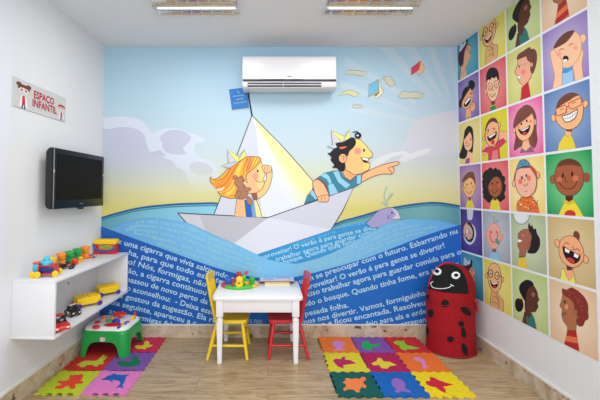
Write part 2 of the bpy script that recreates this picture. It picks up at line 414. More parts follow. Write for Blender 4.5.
# girl
sk1, sk2, dk = (247, 190, 140), (246, 214, 140), (96, 56, 40)
a = A(.0060, .00009)
a.poly([(243, 200), (256.5, 200), (260, 209), (262, 217.3), (244, 216.8)], (48, 100, 192))
a.poly([(250.5, 200), (256.5, 200), (260, 209), (262, 217.3), (252.5, 217)], (130, 166, 206))
a.poly([(254, 200), (256.5, 200), (260, 209), (262, 217.3), (256.5, 217)], (236, 232, 150), ol=None)
a.line([(256.5, 200), (260, 209), (262, 217.3)], dk, .5)
a.poly([(237, 199), (244, 199), (246, 217), (234.5, 216.5)], (248, 186, 140), ol=dk, lw=.5)
a.poly([(243, 199), (244.4, 201), (246, 217), (244.3, 217)], (240, 214, 110))
a.poly(spline([(262, 184), (266, 181), (266.6, 175), (266, 170), (271.5, 168), (272, 177), (270, 185), (265.5, 193.5), (258, 199), (254, 199.5), (252, 192)], 4), (246, 204, 140), ol=dk, lw=.5)
a.poly([(252, 193.5), (257, 193), (258, 199.5), (253, 200)], (150, 92, 76))
a.poly([(245, 172), (250, 165), (260, 160.5), (262.3, 166), (263.6, 171), (265.2, 175), (263.8, 178), (264.2, 184), (261, 190), (254, 193.2), (246, 191)], sk1, True, dk, .5)
a.poly([(256, 163), (260.4, 161.5), (262.3, 166.5), (263.6, 171), (264.9, 175), (263.4, 178), (263.8, 184), (260.6, 189), (257, 186), (259, 176)], sk2, True)
a.ell(255, 176, 3, 2.6, (243, 160, 140))
a.ell(257.8, 171.2, .8, 1.5, (36, 30, 30))
a.line([(255, 178.5), (257, 181.4), (260.5, 182.2), (264, 181)], (110, 50, 40), .5, True)
a.poly([(261.8, 166.4), (266, 165.2), (271, 166.6), (271.4, 171.5), (267.5, 173), (264, 171.6)], (246, 196, 140), True, dk, .5)
a.line([(264.5, 167), (265, 171)], dk, .4); a.line([(267.6, 166.5), (268, 171)], dk, .4)
hair = [(260.6, 158.4), (254, 156.6), (246, 157.2), (237, 160), (230, 166.5), (222, 175), (216, 179), (211.5, 179), (210.6, 176.8), (210.4, 181), (214, 185.5), (217.5, 190.5), (220.5, 195), (229, 198), (236, 197.5), (241, 190), (246, 182), (246.5, 175), (253, 169), (259, 163.4)]
a.poly(hair, (247, 176, 66), True, dk, .6)
for pts, c in (([(234, 163), (226, 174), (219, 181), (213, 183.5), (219, 191), (228, 188), (236, 176), (242, 163)], (244, 152, 60)),
               ([(243, 160), (240, 172), (236, 184), (231, 194), (225, 193), (232, 184), (236, 170)], (250, 206, 92)),
               ([(246, 159), (246.5, 172), (250, 170), (252, 158)], (248, 150, 84)), ([(254, 158), (252, 167), (256, 164), (258, 159)], (250, 200, 90))):
    a.poly(pts, c, True)
for l in ([(248, 158), (244, 168), (243, 176)], [(251, 157.8), (248, 166), (246, 172)], [(254, 157.6), (251, 165), (248.5, 170)], [(257, 157.8), (254.5, 163.5), (252, 167)], [(240, 160.5), (233, 172), (225, 184), (216, 187.6)], [(231, 168), (224, 178), (214, 181)], [(236, 178), (231, 189), (222, 194)], [(243, 186), (238, 194), (230, 196)]):
    a.line(l, (150, 84, 40), .5, True)
a.poly([(216.5, 189.5), (222, 188.2), (224.5, 186.5), (223, 189.4), (218.5, 191)], (238, 232, 224), True)
hat = [(227.4, 149.6), (237.4, 157.4), (245, 149.6), (246.2, 157), (238, 163), (229.5, 168.3), (221.4, 165.8), (228.6, 163.8)]
a.poly(hat, (204, 206, 218), ol=(90, 92, 104), lw=.6)
a.poly([(227.4, 149.6), (240, 157.6), (236.8, 163)], (240, 232, 120), ol=(90, 92, 104), lw=.4)
a.poly([(240, 157.6), (245, 149.6), (246.2, 156.8), (237, 163)], (238, 230, 124), ol=(90, 92, 104), lw=.5)
a.poly([(229, 163), (221.4, 165.8), (229.5, 168.3), (240, 161.8), (236, 162)], (196, 198, 210), ol=(90, 92, 104), lw=.4)
# bear doll
bc, bl = (176, 124, 96), (110, 70, 52)
a.ell(235.4, 177.6, 2.4, 2.2, bc, ol=bl, lw=.4); a.ell(241.4, 177.4, 1.6, 1.6, bc, ol=bl, lw=.4)
a.poly([(238, 188), (244, 186), (248, 191), (246.5, 197), (240, 199), (236, 195)], bc, True, bl, .4)
a.ell(239.8, 182.4, 5.4, 5, bc, ol=bl, lw=.4)
a.ell(245.8, 183, 2.1, 1.9, (228, 204, 172)); a.ell(243.6, 180.4, .6, .8, (40, 28, 24)); a.ell(247, 182.2, .8, .6, (60, 40, 34))
a.ell(247.4, 189.4, 3.9, 1.9, bc, -.1, bl, .4); a.ell(238.2, 194.6, 4.2, 2.2, bc, -1.0, bl, .4); a.ell(249.4, 200.8, 2.6, 4.4, bc, -.35, bl, .4)
mpart(a, 'painted_girl')
# boy
a = A(.0060, .00009)
bk, sb1, sb2 = (34, 32, 38), (62, 134, 158), (150, 206, 232)
a.poly([(362, 175), (368.7, 170.8), (378, 166.6), (386, 163.8), (397, 161.8), (399, 163.2), (397.5, 165), (392.4, 166.8), (393.9, 169), (393.4, 172), (391, 174.2), (382.5, 174), (372, 177), (361, 182)], (247, 190, 140), True, dk, .6)
a.line([(392.4, 166.8), (389, 167.6), (388.6, 170), (390.6, 171), (391.5, 174)], dk, .5, True)
shirt = [(304, 204), (307, 196), (312, 190), (315, 180), (323.7, 173.3), (333, 171), (340, 170.8), (344, 177.5), (350, 181), (356, 176), (362, 174.2), (361, 183.4), (354, 187.4), (330, 195.6)]
a.poly(shirt, sb1, ol=(36, 70, 92), lw=.5)
for p in ([(320, 175.4), (325, 173), (329, 176), (331.5, 182), (330, 185), (326.5, 179)], [(333, 172), (338.5, 171), (341, 178), (350, 185), (346, 188.5), (338, 182)], [(328, 185), (333, 183.5), (338, 192.8), (330, 195.4)],
          [(357, 175.6), (361, 174.6), (360.4, 183.4), (356.6, 184)], [(312, 190), (315, 193), (320, 197.5), (315.5, 199.4), (310, 193.6)]):
    a.poly(p, sb2)
a.line([(315, 180), (318, 179), (325, 184), (327, 190)], (150, 60, 60), 1.2, True)
a.poly([(341, 169), (344, 161), (356, 152), (369, 163), (368.6, 168), (362, 173), (355, 176.4), (350, 180.6), (345, 177.6)], (246, 172, 120), ol=dk, lw=.5)
face = [(347, 150), (351, 141), (355, 138.6), (360, 139.6), (364.5, 144), (368, 148.6), (372.6, 153.6), (372, 156.6), (369.4, 158.4), (362, 157.6), (364.6, 162), (369.2, 163), (369.8, 167), (368, 170.4), (361, 173.6), (354, 175), (346, 170), (344, 160)]
a.poly(face, (247, 196, 130), ol=dk, lw=.6)
a.poly([(353, 141), (355, 138.8), (360, 139.8), (364.5, 144.2), (368, 148.8), (372.4, 153.8), (371.8, 156.4), (369, 158), (362, 157.4), (358, 150)], (240, 216, 128))
a.poly([(362, 168), (365, 163), (369, 163.4), (369.6, 167), (367, 170)], (240, 214, 128))
a.poly([(360, 157.4), (368.4, 158.6), (368.6, 160), (366, 163.2), (363, 162)], (40, 24, 26)); a.poly([(361.4, 157.6), (368.2, 158.6), (367.6, 161), (362.4, 159.6)], (250, 250, 248))
a.ell(357.6, 151.2, 3.4, 3.3, (240, 150, 140)); a.ell(363.8, 150.4, .9, 1.6, (24, 22, 24))
hb = [(335, 146.6), (337, 142.6), (343, 141.8), (349, 138.2), (354, 138), (355.8, 143), (353, 148), (349.6, 151), (347.6, 156), (344, 158), (345, 165), (344, 171), (339, 171), (337, 168.4), (332, 167.6), (334, 165), (330.6, 160.4), (331, 157), (327.4, 153.4), (330, 152.6), (333, 149.4)]
a.poly(hb, bk, True)
a.ell(342.6, 158.4, 4, 4.6, (246, 180, 134), 0, dk, .5); a.line([(341, 156), (344, 157), (342.6, 160.4)], dk, .5, True)
a.poly([(339, 147.4), (344, 146), (347, 147), (343, 149), (340, 149)], (226, 120, 70))
a.ell(357.8, 135.6, 3.4, 3.1, bk); a.ell(357.4, 135.6, 1.3, 1.0, (190, 210, 225)); a.line([(352.5, 132.6), (356, 131.8), (359, 133.4)], bk, 1.1, True)
a.poly([(331, 130.6), (344, 136.4), (348.8, 130.6), (350.2, 138), (343, 142), (335, 143.4), (337, 147.4), (333.6, 148.8), (326.8, 146.2), (332.4, 144.8)], (204, 206, 218), ol=(90, 92, 104), lw=.6)
a.poly([(331, 130.6), (344, 136.4), (341, 141.6)], (240, 232, 120), ol=(90, 92, 104), lw=.4)
a.poly([(343, 141.8), (348.8, 130.6), (350.2, 138)], (240, 232, 120), ol=(90, 92, 104), lw=.5)
a.poly([(337.6, 142.6), (343, 143), (352, 139), (352, 144), (341, 147), (336.8, 145)], bk, True)
a.poly([(312.6, 183), (315, 180), (318.4, 179.6), (323.4, 184), (326.6, 190), (328.2, 196), (319, 199), (314.4, 192)], (247, 188, 142), True, dk, .6)
a.poly([(318.4, 196.6), (328, 195), (328.6, 199.6), (327, 201.6), (319, 201.8), (317.8, 199)], (247, 188, 142), True, dk, .5)
for x in (321.2, 324.6): a.line([(x, 196.6), (x+.2, 201.6)], dk, .4)
mpart(a, 'painted_boy')
# whale
a = A(.0040, .00009)
a.poly(spline([(366, 223.5), (371, 217.6), (377, 211.8), (383, 208.8), (390, 207.6), (396, 210), (399.4, 215), (400, 219)], 5, False)+[(399, 222), (390, 226), (372, 228)], (164, 160, 208), ol=(70, 60, 100), lw=.5)
a.poly(spline([(391, 207.9), (396, 210), (399.2, 215), (399.6, 219), (392, 219.2), (396, 214)], 4), (206, 206, 214))
a.ell(391.8, 212.8, .8, 1.3, (50, 44, 70)); a.line([(388.2, 219.2), (389.4, 214.6), (387, 215.4), (388.4, 219)], (70, 60, 100), .45); a.line([(391, 218.8), (396, 219.4), (400, 219)], (70, 60, 100), .45, True)
for l in ([(386.4, 207), (385.6, 202), (384, 196), (385.4, 190), (387, 186)], [(386.6, 205), (388.6, 198), (391.4, 193.4)], [(385.6, 206), (383, 202), (381, 204)], [(387.6, 200), (390, 197.6), (393.4, 193)]):
    a.line(l, (150, 190, 190), 1.0, True)
mpart(a, 'painted_whale')
# flying books, each a part
cr, ob = (206, 206, 186), (120, 124, 110)
def book(polys, label):
    a = A(.0030, .00011)
    for p, c in polys: a.poly(p, c, ol=ob, lw=.4)
    mpart(a, 'painted_book', label)
book([([(375.5, 95), (378.6, 91), (378.2, 79.6), (380.6, 86), (383.8, 92.6), (376.8, 98.8), (373.8, 96.6)], (232, 226, 190)), ([(374, 95.5), (378.8, 90), (379.2, 92.6), (376, 96.2)], (150, 130, 60)), ([(369, 85), (377.6, 79.4), (378.2, 91), (368.2, 96.4)], (122, 192, 222)), ([(368.2, 96.4), (378.2, 91), (378.6, 92), (367.6, 97.6)], (230, 226, 200))], 'blue book flying open')
book([([(380.6, 81), (384, 76.6), (390.4, 76.4), (395.6, 84.6), (390.6, 87.2), (386, 83.4), (384.6, 78.6)], cr)], 'grey open book with curled pages')
book([([(418.6, 69.4), (420.8, 60.6), (424.4, 67.2), (423.4, 72), (418.6, 74.8), (416, 71.6)], (240, 190, 150)), ([(411.2, 68), (420.8, 60.6), (418.8, 69.8), (411, 75.4)], (212, 70, 100))], 'red book with peach pages')
book([([(398, 97), (402.4, 91.4), (411, 92.6), (415, 91.4), (424, 94.6), (420, 98.8), (410.4, 98), (403, 98.6)], cr)], 'flat open pale book')
book([([(344.4, 74.8), (349.4, 70.2), (357, 70.6), (366.8, 72), (362, 76.2), (353, 74.6)], cr)], 'pale open book highest on the left')
book([([(337.4, 96.4), (343, 92), (349.4, 89.6), (359.8, 93.8), (355, 97), (347, 94)], (218, 214, 160))], 'yellowish open book')
book([([(352, 105.6), (355, 104.8), (362.6, 105.4), (362.4, 108), (353, 108)], cr)], 'smallest book')
# light wave
lightw = NT('printed_light_wave', .6, .25)
g = lightw.n('ShaderNodeNewGeometry'); sx = lightw.n('ShaderNodeSeparateXYZ'); lightw.l(g.outputs['Position'], sx.inputs[0])
mr = lightw.n('ShaderNodeMapRange'); mr.inputs[1].default_value = XBL; mr.inputs[2].default_value = XBR; lightw.l(sx.outputs[0], mr.inputs[0])
r = lightw.ramp(mr.outputs[0], [(0, (100, 168, 222)), (.25, (120, 190, 236)), (.6, (128, 194, 234)), (1, (104, 176, 232))], 1.0)
lightw.l(r.outputs[0], lightw.b.inputs['Base Color'])
a = A(.0070, .00011)
topl = spline([(98, 236), (110, 229), (122, 223.6), (140, 219.2), (155, 218.4), (170, 220.4), (190, 223.8), (210, 233.4), (234, 243.6), (256, 254.2), (270, 259.8), (290, 263), (300, 262.8), (325, 255.6), (348, 244.5), (370, 232), (389.5, 222.6), (403, 219.4), (415, 218.7), (437, 220.2), (462, 226)], 5, False)
a.poly(topl+[(462, 300), (98, 300)], lightw.m)
a.line(topl[:100], (90, 160, 210), .35)
def wtop(x):
    for (x0, y0), (x1, y1) in zip(topl, topl[1:]):
        if x0 <= x <= x1: return y0+(y1-y0)*(x-x0)/(x1-x0)
    return 230
faint = (152, 204, 220)
# dark edge curve
dedge = [(98, 225.4), (102, 226.6), (115, 231.2), (150, 244), (172, 252), (195, 260.4), (218, 268), (240, 274.2), (262, 278), (285, 278.4), (307, 274.2), (325, 269.6), (345, 264.2), (370, 256.4), (392, 248), (415, 239), (437, 231.4), (462, 224)]
ds = spline(dedge, 5, False)
def dtop(x):
    for (x0, y0), (x1, y1) in zip(ds, ds[1:]):
        if x0 <= x <= x1: return y0+(y1-y0)*(x-x0)/(x1-x0)
    return 260
def lerpb(f):
    return lambda x: wtop(x)*(1-f)+dtop(x)*f+2
for f, tx, x0, x1 in ((.1, 'era uma vez uma cigarra que vivia', 136, 232), (.28, 'saltitando e cantando pelo bosque sem se', 130, 250), (.47, 'preocupar com o futuro. Esbarrando numa', 126, 262), (.66, 'formiguinha, que carregava uma folha', 134, 266), (.84, 'pesada, perguntou: Ei, formiguinha', 158, 264)):
    a.text(tx, x0, x1, lerpb(f), 5, faint, .006)
for f, tx, x0, x1 in ((.12, 'trabalho? O verão é para gente se divertir', 300, 404), (.32, 'aproveitar! O verão é para gente se divertir', 298, 420), (.52, 'trabalhar agora para guardar comida', 296, 436), (.72, 'todo o bosque. Quando tinha fome', 298, 424)):
    a.text(tx, x0, x1, lerpb(f), 5, (146, 200, 226), .004)
mpart(a, 'painted_wave', 'light blue wave with faint lettering')
deep = NT('printed_deep_sea', .6, .25)
g = deep.n('ShaderNodeNewGeometry'); sx = deep.n('ShaderNodeSeparateXYZ'); deep.l(g.outputs['Position'], sx.inputs[0])
mr = deep.n('ShaderNodeMapRange'); mr.inputs[1].default_value = XBL; mr.inputs[2].default_value = XBR; deep.l(sx.outputs[0], mr.inputs[0])
r = deep.ramp(mr.outputs[0], [(0, (34, 96, 184)), (.3, (26, 98, 188)), (.65, (32, 112, 196)), (.85, (30, 104, 196)), (1, (34, 104, 200))], 1.0)
deep.l(r.outputs[0], deep.b.inputs['Base Color'])
a = A(.0085, .00011)
a.poly(ds+[(462, 345), (98, 345)], deep.m)
mpart(a, 'painted_deep_wave')
wl = (178, 214, 236)
def bl_(x0, y0, s0, s1, xb=150):
    """baseline with slope s0 before xb and s1 after"""
    return lambda x: y0+(s0*(min(x, xb)-x0) + s1*max(0, x-xb) if x0 < xb else s1*(x-x0))
TS = 7.7
for tx, x0, x1, y, s0, s1 in (
    ('z uma cigarra que vivia saltitando e c', 118, 240, 243.31, .27, .345),
    ('ha, para que todo esse tempo e', 128.5, 246, 254.59, .29, .32),
    ('o! Nós, formigas, não te', 128, 216, 263.57, .27, .31),
    ('ão, a cigarra continuou se', 128, 216, 272.52, .26, .30),
    ('passou de novo perto da fo', 126.5, 216, 281.09, .25, .30),
    ('o aconselhou:  - Deixa esse', 126.5, 214, 289.88, .25, .30),
    ('ia gostou da sugestão. Ela re', 118, 216, 296.80, .24, .28),
    ('dia seguinte, apareceu a c', 110.5, 196, 303.78, .24, .26),
    ('as dar formigas falou', 109, 180, 312.92, .22, .24)):
    a = A(.0088, 0); a.text(tx, x0, x1, bl_(x0, y, s0, s1), TS, wl); mpart(a, 'lettering_line')
for tx, x0, x1, y, s0, s1, xb in (
    ('uem se preocupar com o futuro. Esbarrando nu', 300, 457.5, 283.6, -.32, -.325, 400),
    ('aproveitar! O verão é para gente se divertir!', 303, 444.5, 290.8, -.30, -.325, 400),
    ('eciso trabalhar agora para guardar comida para o', 304, 461, 297.4, -.27, -.29, 400),
    ('odo o bosque. Quando tinha fome, era só pegar', 303, 459, 306.8, -.25, -.275, 370),
    ('a pesada folha.', 299, 348.5, 317.2, -.21, -.2, 400),
    ('mos nos divertir. Vamos, formiguinha,', 302, 427, 324.6, -.22, -.26, 355),
    ('na e ficou encantada. Resolveu', 318, 425, 327.4, -.2, -.22, 360),
    ('u feio para ela e orde', 361, 426, 327.6, -.22, -.24, 400),
    ('se arrepen', 392, 426, 328.2, -.2, -.22, 420)):
    a = A(.0088, 0); a.text(tx, x0, x1, bl_(x0, y, s0, s1, xb), TS, wl); mpart(a, 'lettering_line')
a = A(.0088, 0); a.text('pos nas', 243, 262, lambda x: 322+.06*(x-243), TS, (140, 180, 214))
a.text('era', 243, 251, lambda x: 314+.06*(x-243), TS, (140, 180, 214))
mpart(a, 'lettering_line')
# ================================================================== PORTRAITS on the right wall
_n = math.hypot(KR, 1); DR = Vector((KR/_n, -1/_n, 0)); NR = Vector((-1/_n, -KR/_n, 0)); R0 = Vector((XBR, DB, 0))
def PR(px, py):
    r = ray(px, py); t = (R0-Vector((0, 0, 0))).dot(NR)/r.dot(NR)
    p = O+r*t; return ((p-R0).dot(DR), p.z)
def QR(s_, z, off): q = R0+DR*s_+NR*off; return (q.x, q.y, z)
CP, RP, RZ = .3335, .381, .385
pm = thing('portrait_mural', 'grid mural of smiling cartoon children portraits on the right wall', 'mural', (XBR, DB, .4))
def unpar(o): o.parent = pm; o.location = Vector(pm.location)*-1; return o
SEND = .003+4*CP+.012
mb = MB(); mb.add([QR(0.001, .41, .0006), QR(SEND, .398, .0006), QR(SEND, ZC-.001, .0006), QR(.001, ZC-.001, .0006)], [[0, 1, 2, 3]])
unpar(mb.build('white_backing', mat((232, 234, 240), .6, 0, 1.0), flat=True))
def radial(cin, cout):
    t = NT('portrait_background', .6, .25)
    co = t.n('ShaderNodeTexCoord'); sx = t.n('ShaderNodeVectorMath'); sx.operation = 'SUBTRACT'; sx.inputs[1].default_value = (.5, .5, .5)
    t.l(co.outputs['Generated'], sx.inputs[0])
    sc = t.n('ShaderNodeVectorMath'); sc.operation = 'MULTIPLY'; sc.inputs[1].default_value = (0, 1.5, 1.5); t.l(sx.outputs[0], sc.inputs[0])
    ln = t.n('ShaderNodeVectorMath'); ln.operation = 'LENGTH'; t.l(sc.outputs[0], ln.inputs[0])
    r = t.ramp(ln.outputs['Value'], [(.05, cin), (1, cout)], KP); t.l(r.outputs[0], t.b.inputs['Base Color'])
    return t.m
BG = {(0, 0): ((110, 186, 204), (58, 140, 172)), (0, 1): ((240, 232, 150), (220, 208, 78)), (0, 2): ((214, 222, 176), (180, 200, 124)), (0, 3): ((240, 224, 200), (222, 184, 146)),
      (1, 0): ((176, 160, 208), (112, 92, 164)), (1, 1): ((238, 150, 146), (214, 84, 92)), (1, 2): ((226, 222, 160), (202, 200, 110)), (1, 3): ((196, 184, 216), (146, 124, 186)),
      (2, 0): ((238, 222, 160), (222, 202, 118)), (2, 1): ((226, 214, 70), (214, 200, 44)), (2, 2): ((250, 196, 220), (226, 90, 154)), (2, 3): ((150, 176, 212), (92, 124, 178)),
      (3, 0): ((196, 168, 206), (146, 104, 164)), (3, 1): ((240, 150, 150), (214, 82, 92)), (3, 2): ((250, 236, 190), (238, 206, 112)), (3, 3): ((130, 214, 150), (10, 146, 78)),
      (4, 0): ((112, 90, 170), (62, 46, 122)), (4, 1): ((202, 206, 212), (152, 160, 170)), (4, 2): ((212, 220, 192), (168, 180, 140)), (4, 3): ((224, 206, 164), (198, 170, 116))}
for c in range(4): BG[(5, c)] = BG[(0, c)]
WH = {(0, 0): 'portrait of child in profile with paper hat, cut by the ceiling', (5, 0): 'portrait of dark-haired child in profile on blue'}
def tile(r, c, draw, label, dz=0):
    x0 = .003+c*CP+.008; x1 = .003+(c+1)*CP-.008; z1 = RZ+(6-r)*RP-.008; z0 = RZ+(5-r)*RP+.008
    def zb(s_): return .411-.012*s_/1.33
    cz0 = max(z0, zb((x0+x1)/2)); cz1 = min(z1, ZC-.002)
    m = MB(); m.add([QR(x0, cz0, .0012), QR(x1, cz0, .0012), QR(x1, cz1, .0012), QR(x0, cz1, .0012)], [[0, 1, 2, 3]])
    o = m.build('portrait_panel', radial(*BG[(r, c)]), flat=True); unpar(o); o['label'] = label
    a = Art(PR, QR, (x0, x1, cz0, cz1), dz, .0018, .00009); draw(a)
    q = a.build('painted_child', o); q.matrix_parent_inverse = Matrix.Identity(4)
OL = (92, 56, 44); BKH = (30, 26, 30)
def d53(a):   # curly red haired boy, profile left
    sk = (176, 112, 74)
    a.poly([(567.8, 329.6), (576.4, 329.6), (580, 353), (583, 372), (561, 362), (564.3, 345)], (176, 44, 44))
    a.poly([(566.5, 335.5), (577.4, 337.5), (578.4, 343.5), (565.2, 341)], (226, 118, 74)); a.poly([(563.6, 347.5), (579.6, 350.5), (581, 359), (562, 354.5)], (222, 112, 70))
    a.poly([(563.5, 291), (575, 297), (577.6, 312), (577, 322), (576.3, 330.6), (567.6, 330.4), (567.8, 326.6), (563.6, 321), (562, 315.4), (562.6, 309.6), (560, 305.6), (561.8, 301)], sk, ol=OL, lw=.5)
    hh = [(562.8, 288.4), (566.6, 289.6), (572, 287.4), (577, 290), (582, 294), (586, 299), (588.4, 305), (588.6, 312), (588.8, 318.6), (585.6, 321), (583.6, 325.6), (580, 326.4), (577, 323.4), (578, 315), (575, 311), (574.2, 304), (570, 299), (566, 296.4), (562.6, 293)]
    a.poly(hh, (134, 50, 42), True)
    for k in range(34):
        x = random.uniform(567, 587); y = random.uniform(289, 320)
        if x > 566+(y-288)*.42 and x < 577+(y-286)*.5: a.line([(x-1.2, y), (x, y-1.1), (x+1.1, y+.3)], (172, 82, 66), .45, True)
    a.ell(576.4, 312.2, 1.8, 2.8, sk, 0, OL, .4); a.ell(565.4, 301.8, .8, 1.6, (30, 20, 20)); a.ell(567.2, 306.8, 1.8, 2.8, (226, 150, 110))
    a.line([(562.6, 311), (564.4, 315), (567, 311.6)], OL, .6, True)
def d52(a):
    sk = (96, 54, 40)
    a.poly([(524.6, 311.8), (531, 311.8), (534.6, 319), (537, 331), (540, 352), (522, 342), (522.6, 321)], sk)
    a.poly([(526.2, 312.6), (529.2, 319), (532.2, 312.8), (534.8, 319), (537.4, 331), (540, 352), (527, 346), (527.4, 325)], (52, 116, 112))
    a.poly([(527, 288), (533, 284), (535.6, 288), (537.6, 292), (538.2, 296.6), (539.6, 300), (537.6, 302.4), (538.4, 307), (535.6, 312), (531.4, 312), (530.8, 316), (526, 316), (525, 304)], sk, ol=(50, 28, 22), lw=.4)
    a.poly([(519.4, 289.4), (521, 283.6), (526.8, 279.8), (532, 281.4), (533.8, 285), (529, 288.4), (526.6, 294), (526.2, 301.6), (522.6, 297)], BKH, True)
    a.poly([(519.6, 298), (516, 300), (515.4, 306), (517.4, 311), (521.2, 311.4), (523.8, 306), (522.4, 299)], BKH, True)
    a.ell(520.6, 297.8, 1.1, 1.5, (226, 200, 60)); a.ell(533.6, 294.6, 1.6, 2.4, (160, 110, 96)); a.ell(535.6, 291.4, .5, 1.1, (20, 12, 12))
    a.line([(534.4, 306), (536.4, 306.4), (538, 304.6)], (30, 14, 12), .5, True)
def d51(a):
    sk = (238, 184, 132)
    a.poly([(491.6, 291), (497.6, 291), (499.6, 296), (504, 301), (504, 310), (500, 318), (491, 314), (490.6, 300)], (226, 176, 122), ol=OL, lw=.4)
    for l in ([(494, 296), (498, 299), (499, 305)], [(496, 294), (500, 301)], [(492, 302), (497, 303), (500, 308)]): a.line(l, OL, .4, True)
    a.ell(487.2, 275.6, 1.3, 2.4, sk, 0, OL, .35); a.ell(503, 279.6, 1.4, 2.8, sk, 0, OL, .35)
    a.poly([(488.6, 270), (490.4, 265.4), (494, 263), (498, 265), (500.6, 270), (501.8, 278), (501.6, 285), (499.4, 290), (495.4, 292.4), (491.4, 289), (489, 283), (488.2, 276)], sk, True, OL, .5)
    for x, y in ((491, 273.6), (497.4, 275.6)):
        a.ell(x, y, 2.5, 4.2, (34, 28, 28)); a.ell(x, y, 1.8, 3.3, (242, 200, 150)); a.ell(x+.3, y+.3, .6, 1.2, (30, 20, 20))
    a.line([(487.6, 272.6), (488.6, 273)], (34, 28, 28), .7); a.line([(499.8, 276), (502, 276.8)], (34, 28, 28), .7)
    a.poly([(490.2, 280), (494, 283), (498.8, 281.6), (498, 286), (495.6, 288.4), (492.4, 286.6)], (44, 20, 24), True); a.poly([(490.8, 280.8), (494, 283.2), (498.4, 282.2), (497.8, 283.8), (493.6, 284.6)], (250, 250, 248)); a.ell(495.2, 286.6, 1.4, 1.2, (210, 60, 60))
def d50(a):
    sk = (238, 178, 136)
    a.poly([(465, 290), (470.6, 290), (471.4, 298), (464, 298)], sk); a.poly([(464, 296.4), (467.6, 295), (471, 297), (472.6, 312), (462, 312)], (222, 220, 236), ol=(130, 120, 140), lw=.3)
    a.poly([(470.8, 264), (473, 267.6), (475.6, 271.4), (476.2, 273.6), (474.2, 276), (475.8, 279), (475, 283), (472.6, 286), (470, 290.4), (465, 290.4), (465.4, 278), (468, 268)], sk, ol=OL, lw=.35)
    a.poly([(462.6, 268), (465, 264.6), (468, 263), (471.2, 262), (472.4, 266), (469.6, 270), (468.6, 275), (467.4, 282), (464.4, 280), (462.8, 274)], (72, 40, 52), True)
    a.poly([(464.6, 256.6), (468, 261.4), (470.8, 259), (471.8, 262.8), (468.6, 264.8), (465.4, 266), (463.4, 264.4)], (210, 222, 236), ol=(110, 120, 140), lw=.3)
    a.poly([(470.6, 259), (472.6, 260.6), (472.8, 264.4), (470.6, 263)], (44, 30, 40)); a.ell(472.2, 270.6, .9, 2.4, (226, 120, 120)); a.line([(473.6, 276.6), (475, 277.2)], OL, .5)
def d13(a):
    sk = (246, 196, 158); o2 = (200, 130, 106)
    a.poly([(562.6, 67), (572.6, 64), (573.8, 88), (561.6, 92)], (150, 200, 236)); a.poly([(562.4, 69), (567, 67.6), (572.2, 64.2), (572.8, 69), (568, 72.6), (562.4, 73.6)], (66, 150, 210))
    a.ell(583, 38.6, 3.2, 4.6, sk, .3, o2, .4)
    a.poly([(554.6, 48), (559, 39), (566, 32.5), (573, 30.8), (578.6, 34), (581.6, 41), (581.6, 51), (577.6, 61), (570, 67.4), (562.6, 66.6), (557, 60)], sk, True, o2, .5)
    a.poly([(554.2, 48.6), (556.6, 42), (561.6, 36), (568, 31.6), (574.6, 30.6), (571.6, 36.6), (565, 43.4)], (104, 62, 48), True)
    a.poly([(550.6, 53), (554, 49.6), (557, 53), (561.6, 58.6), (563, 65), (562.6, 76), (561.6, 90), (552.8, 92), (555, 76), (552.4, 64)], sk, True, o2, .5)
    a.poly([(579, 58), (582.6, 49), (584, 53), (582.6, 62), (583, 70), (584.2, 84), (576.6, 84), (574.6, 74), (573.6, 66)], sk, True, o2, .5)
    for l in ([(559.6, 50.8), (562, 48.8), (564.6, 49.4)], [(569.4, 46), (571.6, 43.8), (574, 44)]): a.line(l, (60, 34, 30), .6, True)
    a.ell(559, 54, 2.6, 2.2, (246, 160, 140)); a.ell(576, 47.6, 2.2, 2.2, (246, 160, 140))
    a.ell(566.2, 58.6, 2.9, 3, (40, 22, 26), -.3); a.ell(565.8, 60.4, 2.2, 1.2, (244, 240, 240), -.2)
def d12(a):
    sk = (238, 170, 140)
    a.poly([(521, 98), (521.6, 88), (525, 84), (528.6, 81.6), (530, 90), (532, 106), (517, 110)], (196, 44, 50))
    a.poly([(518.4, 59.4), (526, 56), (530, 57), (533.4, 66), (532.6, 73), (531, 78), (528.6, 81.6), (524, 86), (520, 82.8), (517.8, 79), (517.6, 75.4), (515.2, 73.6), (515.4, 70.6), (517.6, 66)], sk, ol=OL, lw=.5)
    a.poly([(517.4, 59.6), (518.6, 54.6), (524, 51), (529.6, 47.4), (531.4, 49.4), (534.4, 49), (536.8, 53), (537, 60), (535.6, 67), (533, 73.4), (530.8, 70), (531, 63), (528, 60), (526.6, 56.4), (522, 57.6)], (112, 66, 56), True, (70, 40, 36), .4)
    for l in ([(529.6, 48), (533.6, 54), (533.8, 62)], [(526, 50.6), (530.6, 54.6)]): a.line(l, (70, 40, 36), .45, True)
    a.ell(532, 64.6, 1.4, 2.2, sk, 0, OL, .3); a.ell(519.6, 66.4, .6, 1.1, (30, 20, 20)); a.line([(516.2, 66), (522.8, 64.6), (528, 63.6)], (150, 160, 180), .4)
    a.ell(523.8, 72, 2, 2.4, (236, 130, 120)); a.poly([(517.6, 76.6), (521.4, 75), (520.8, 78.6), (518.4, 79)], (250, 250, 250), ol=OL, lw=.3)
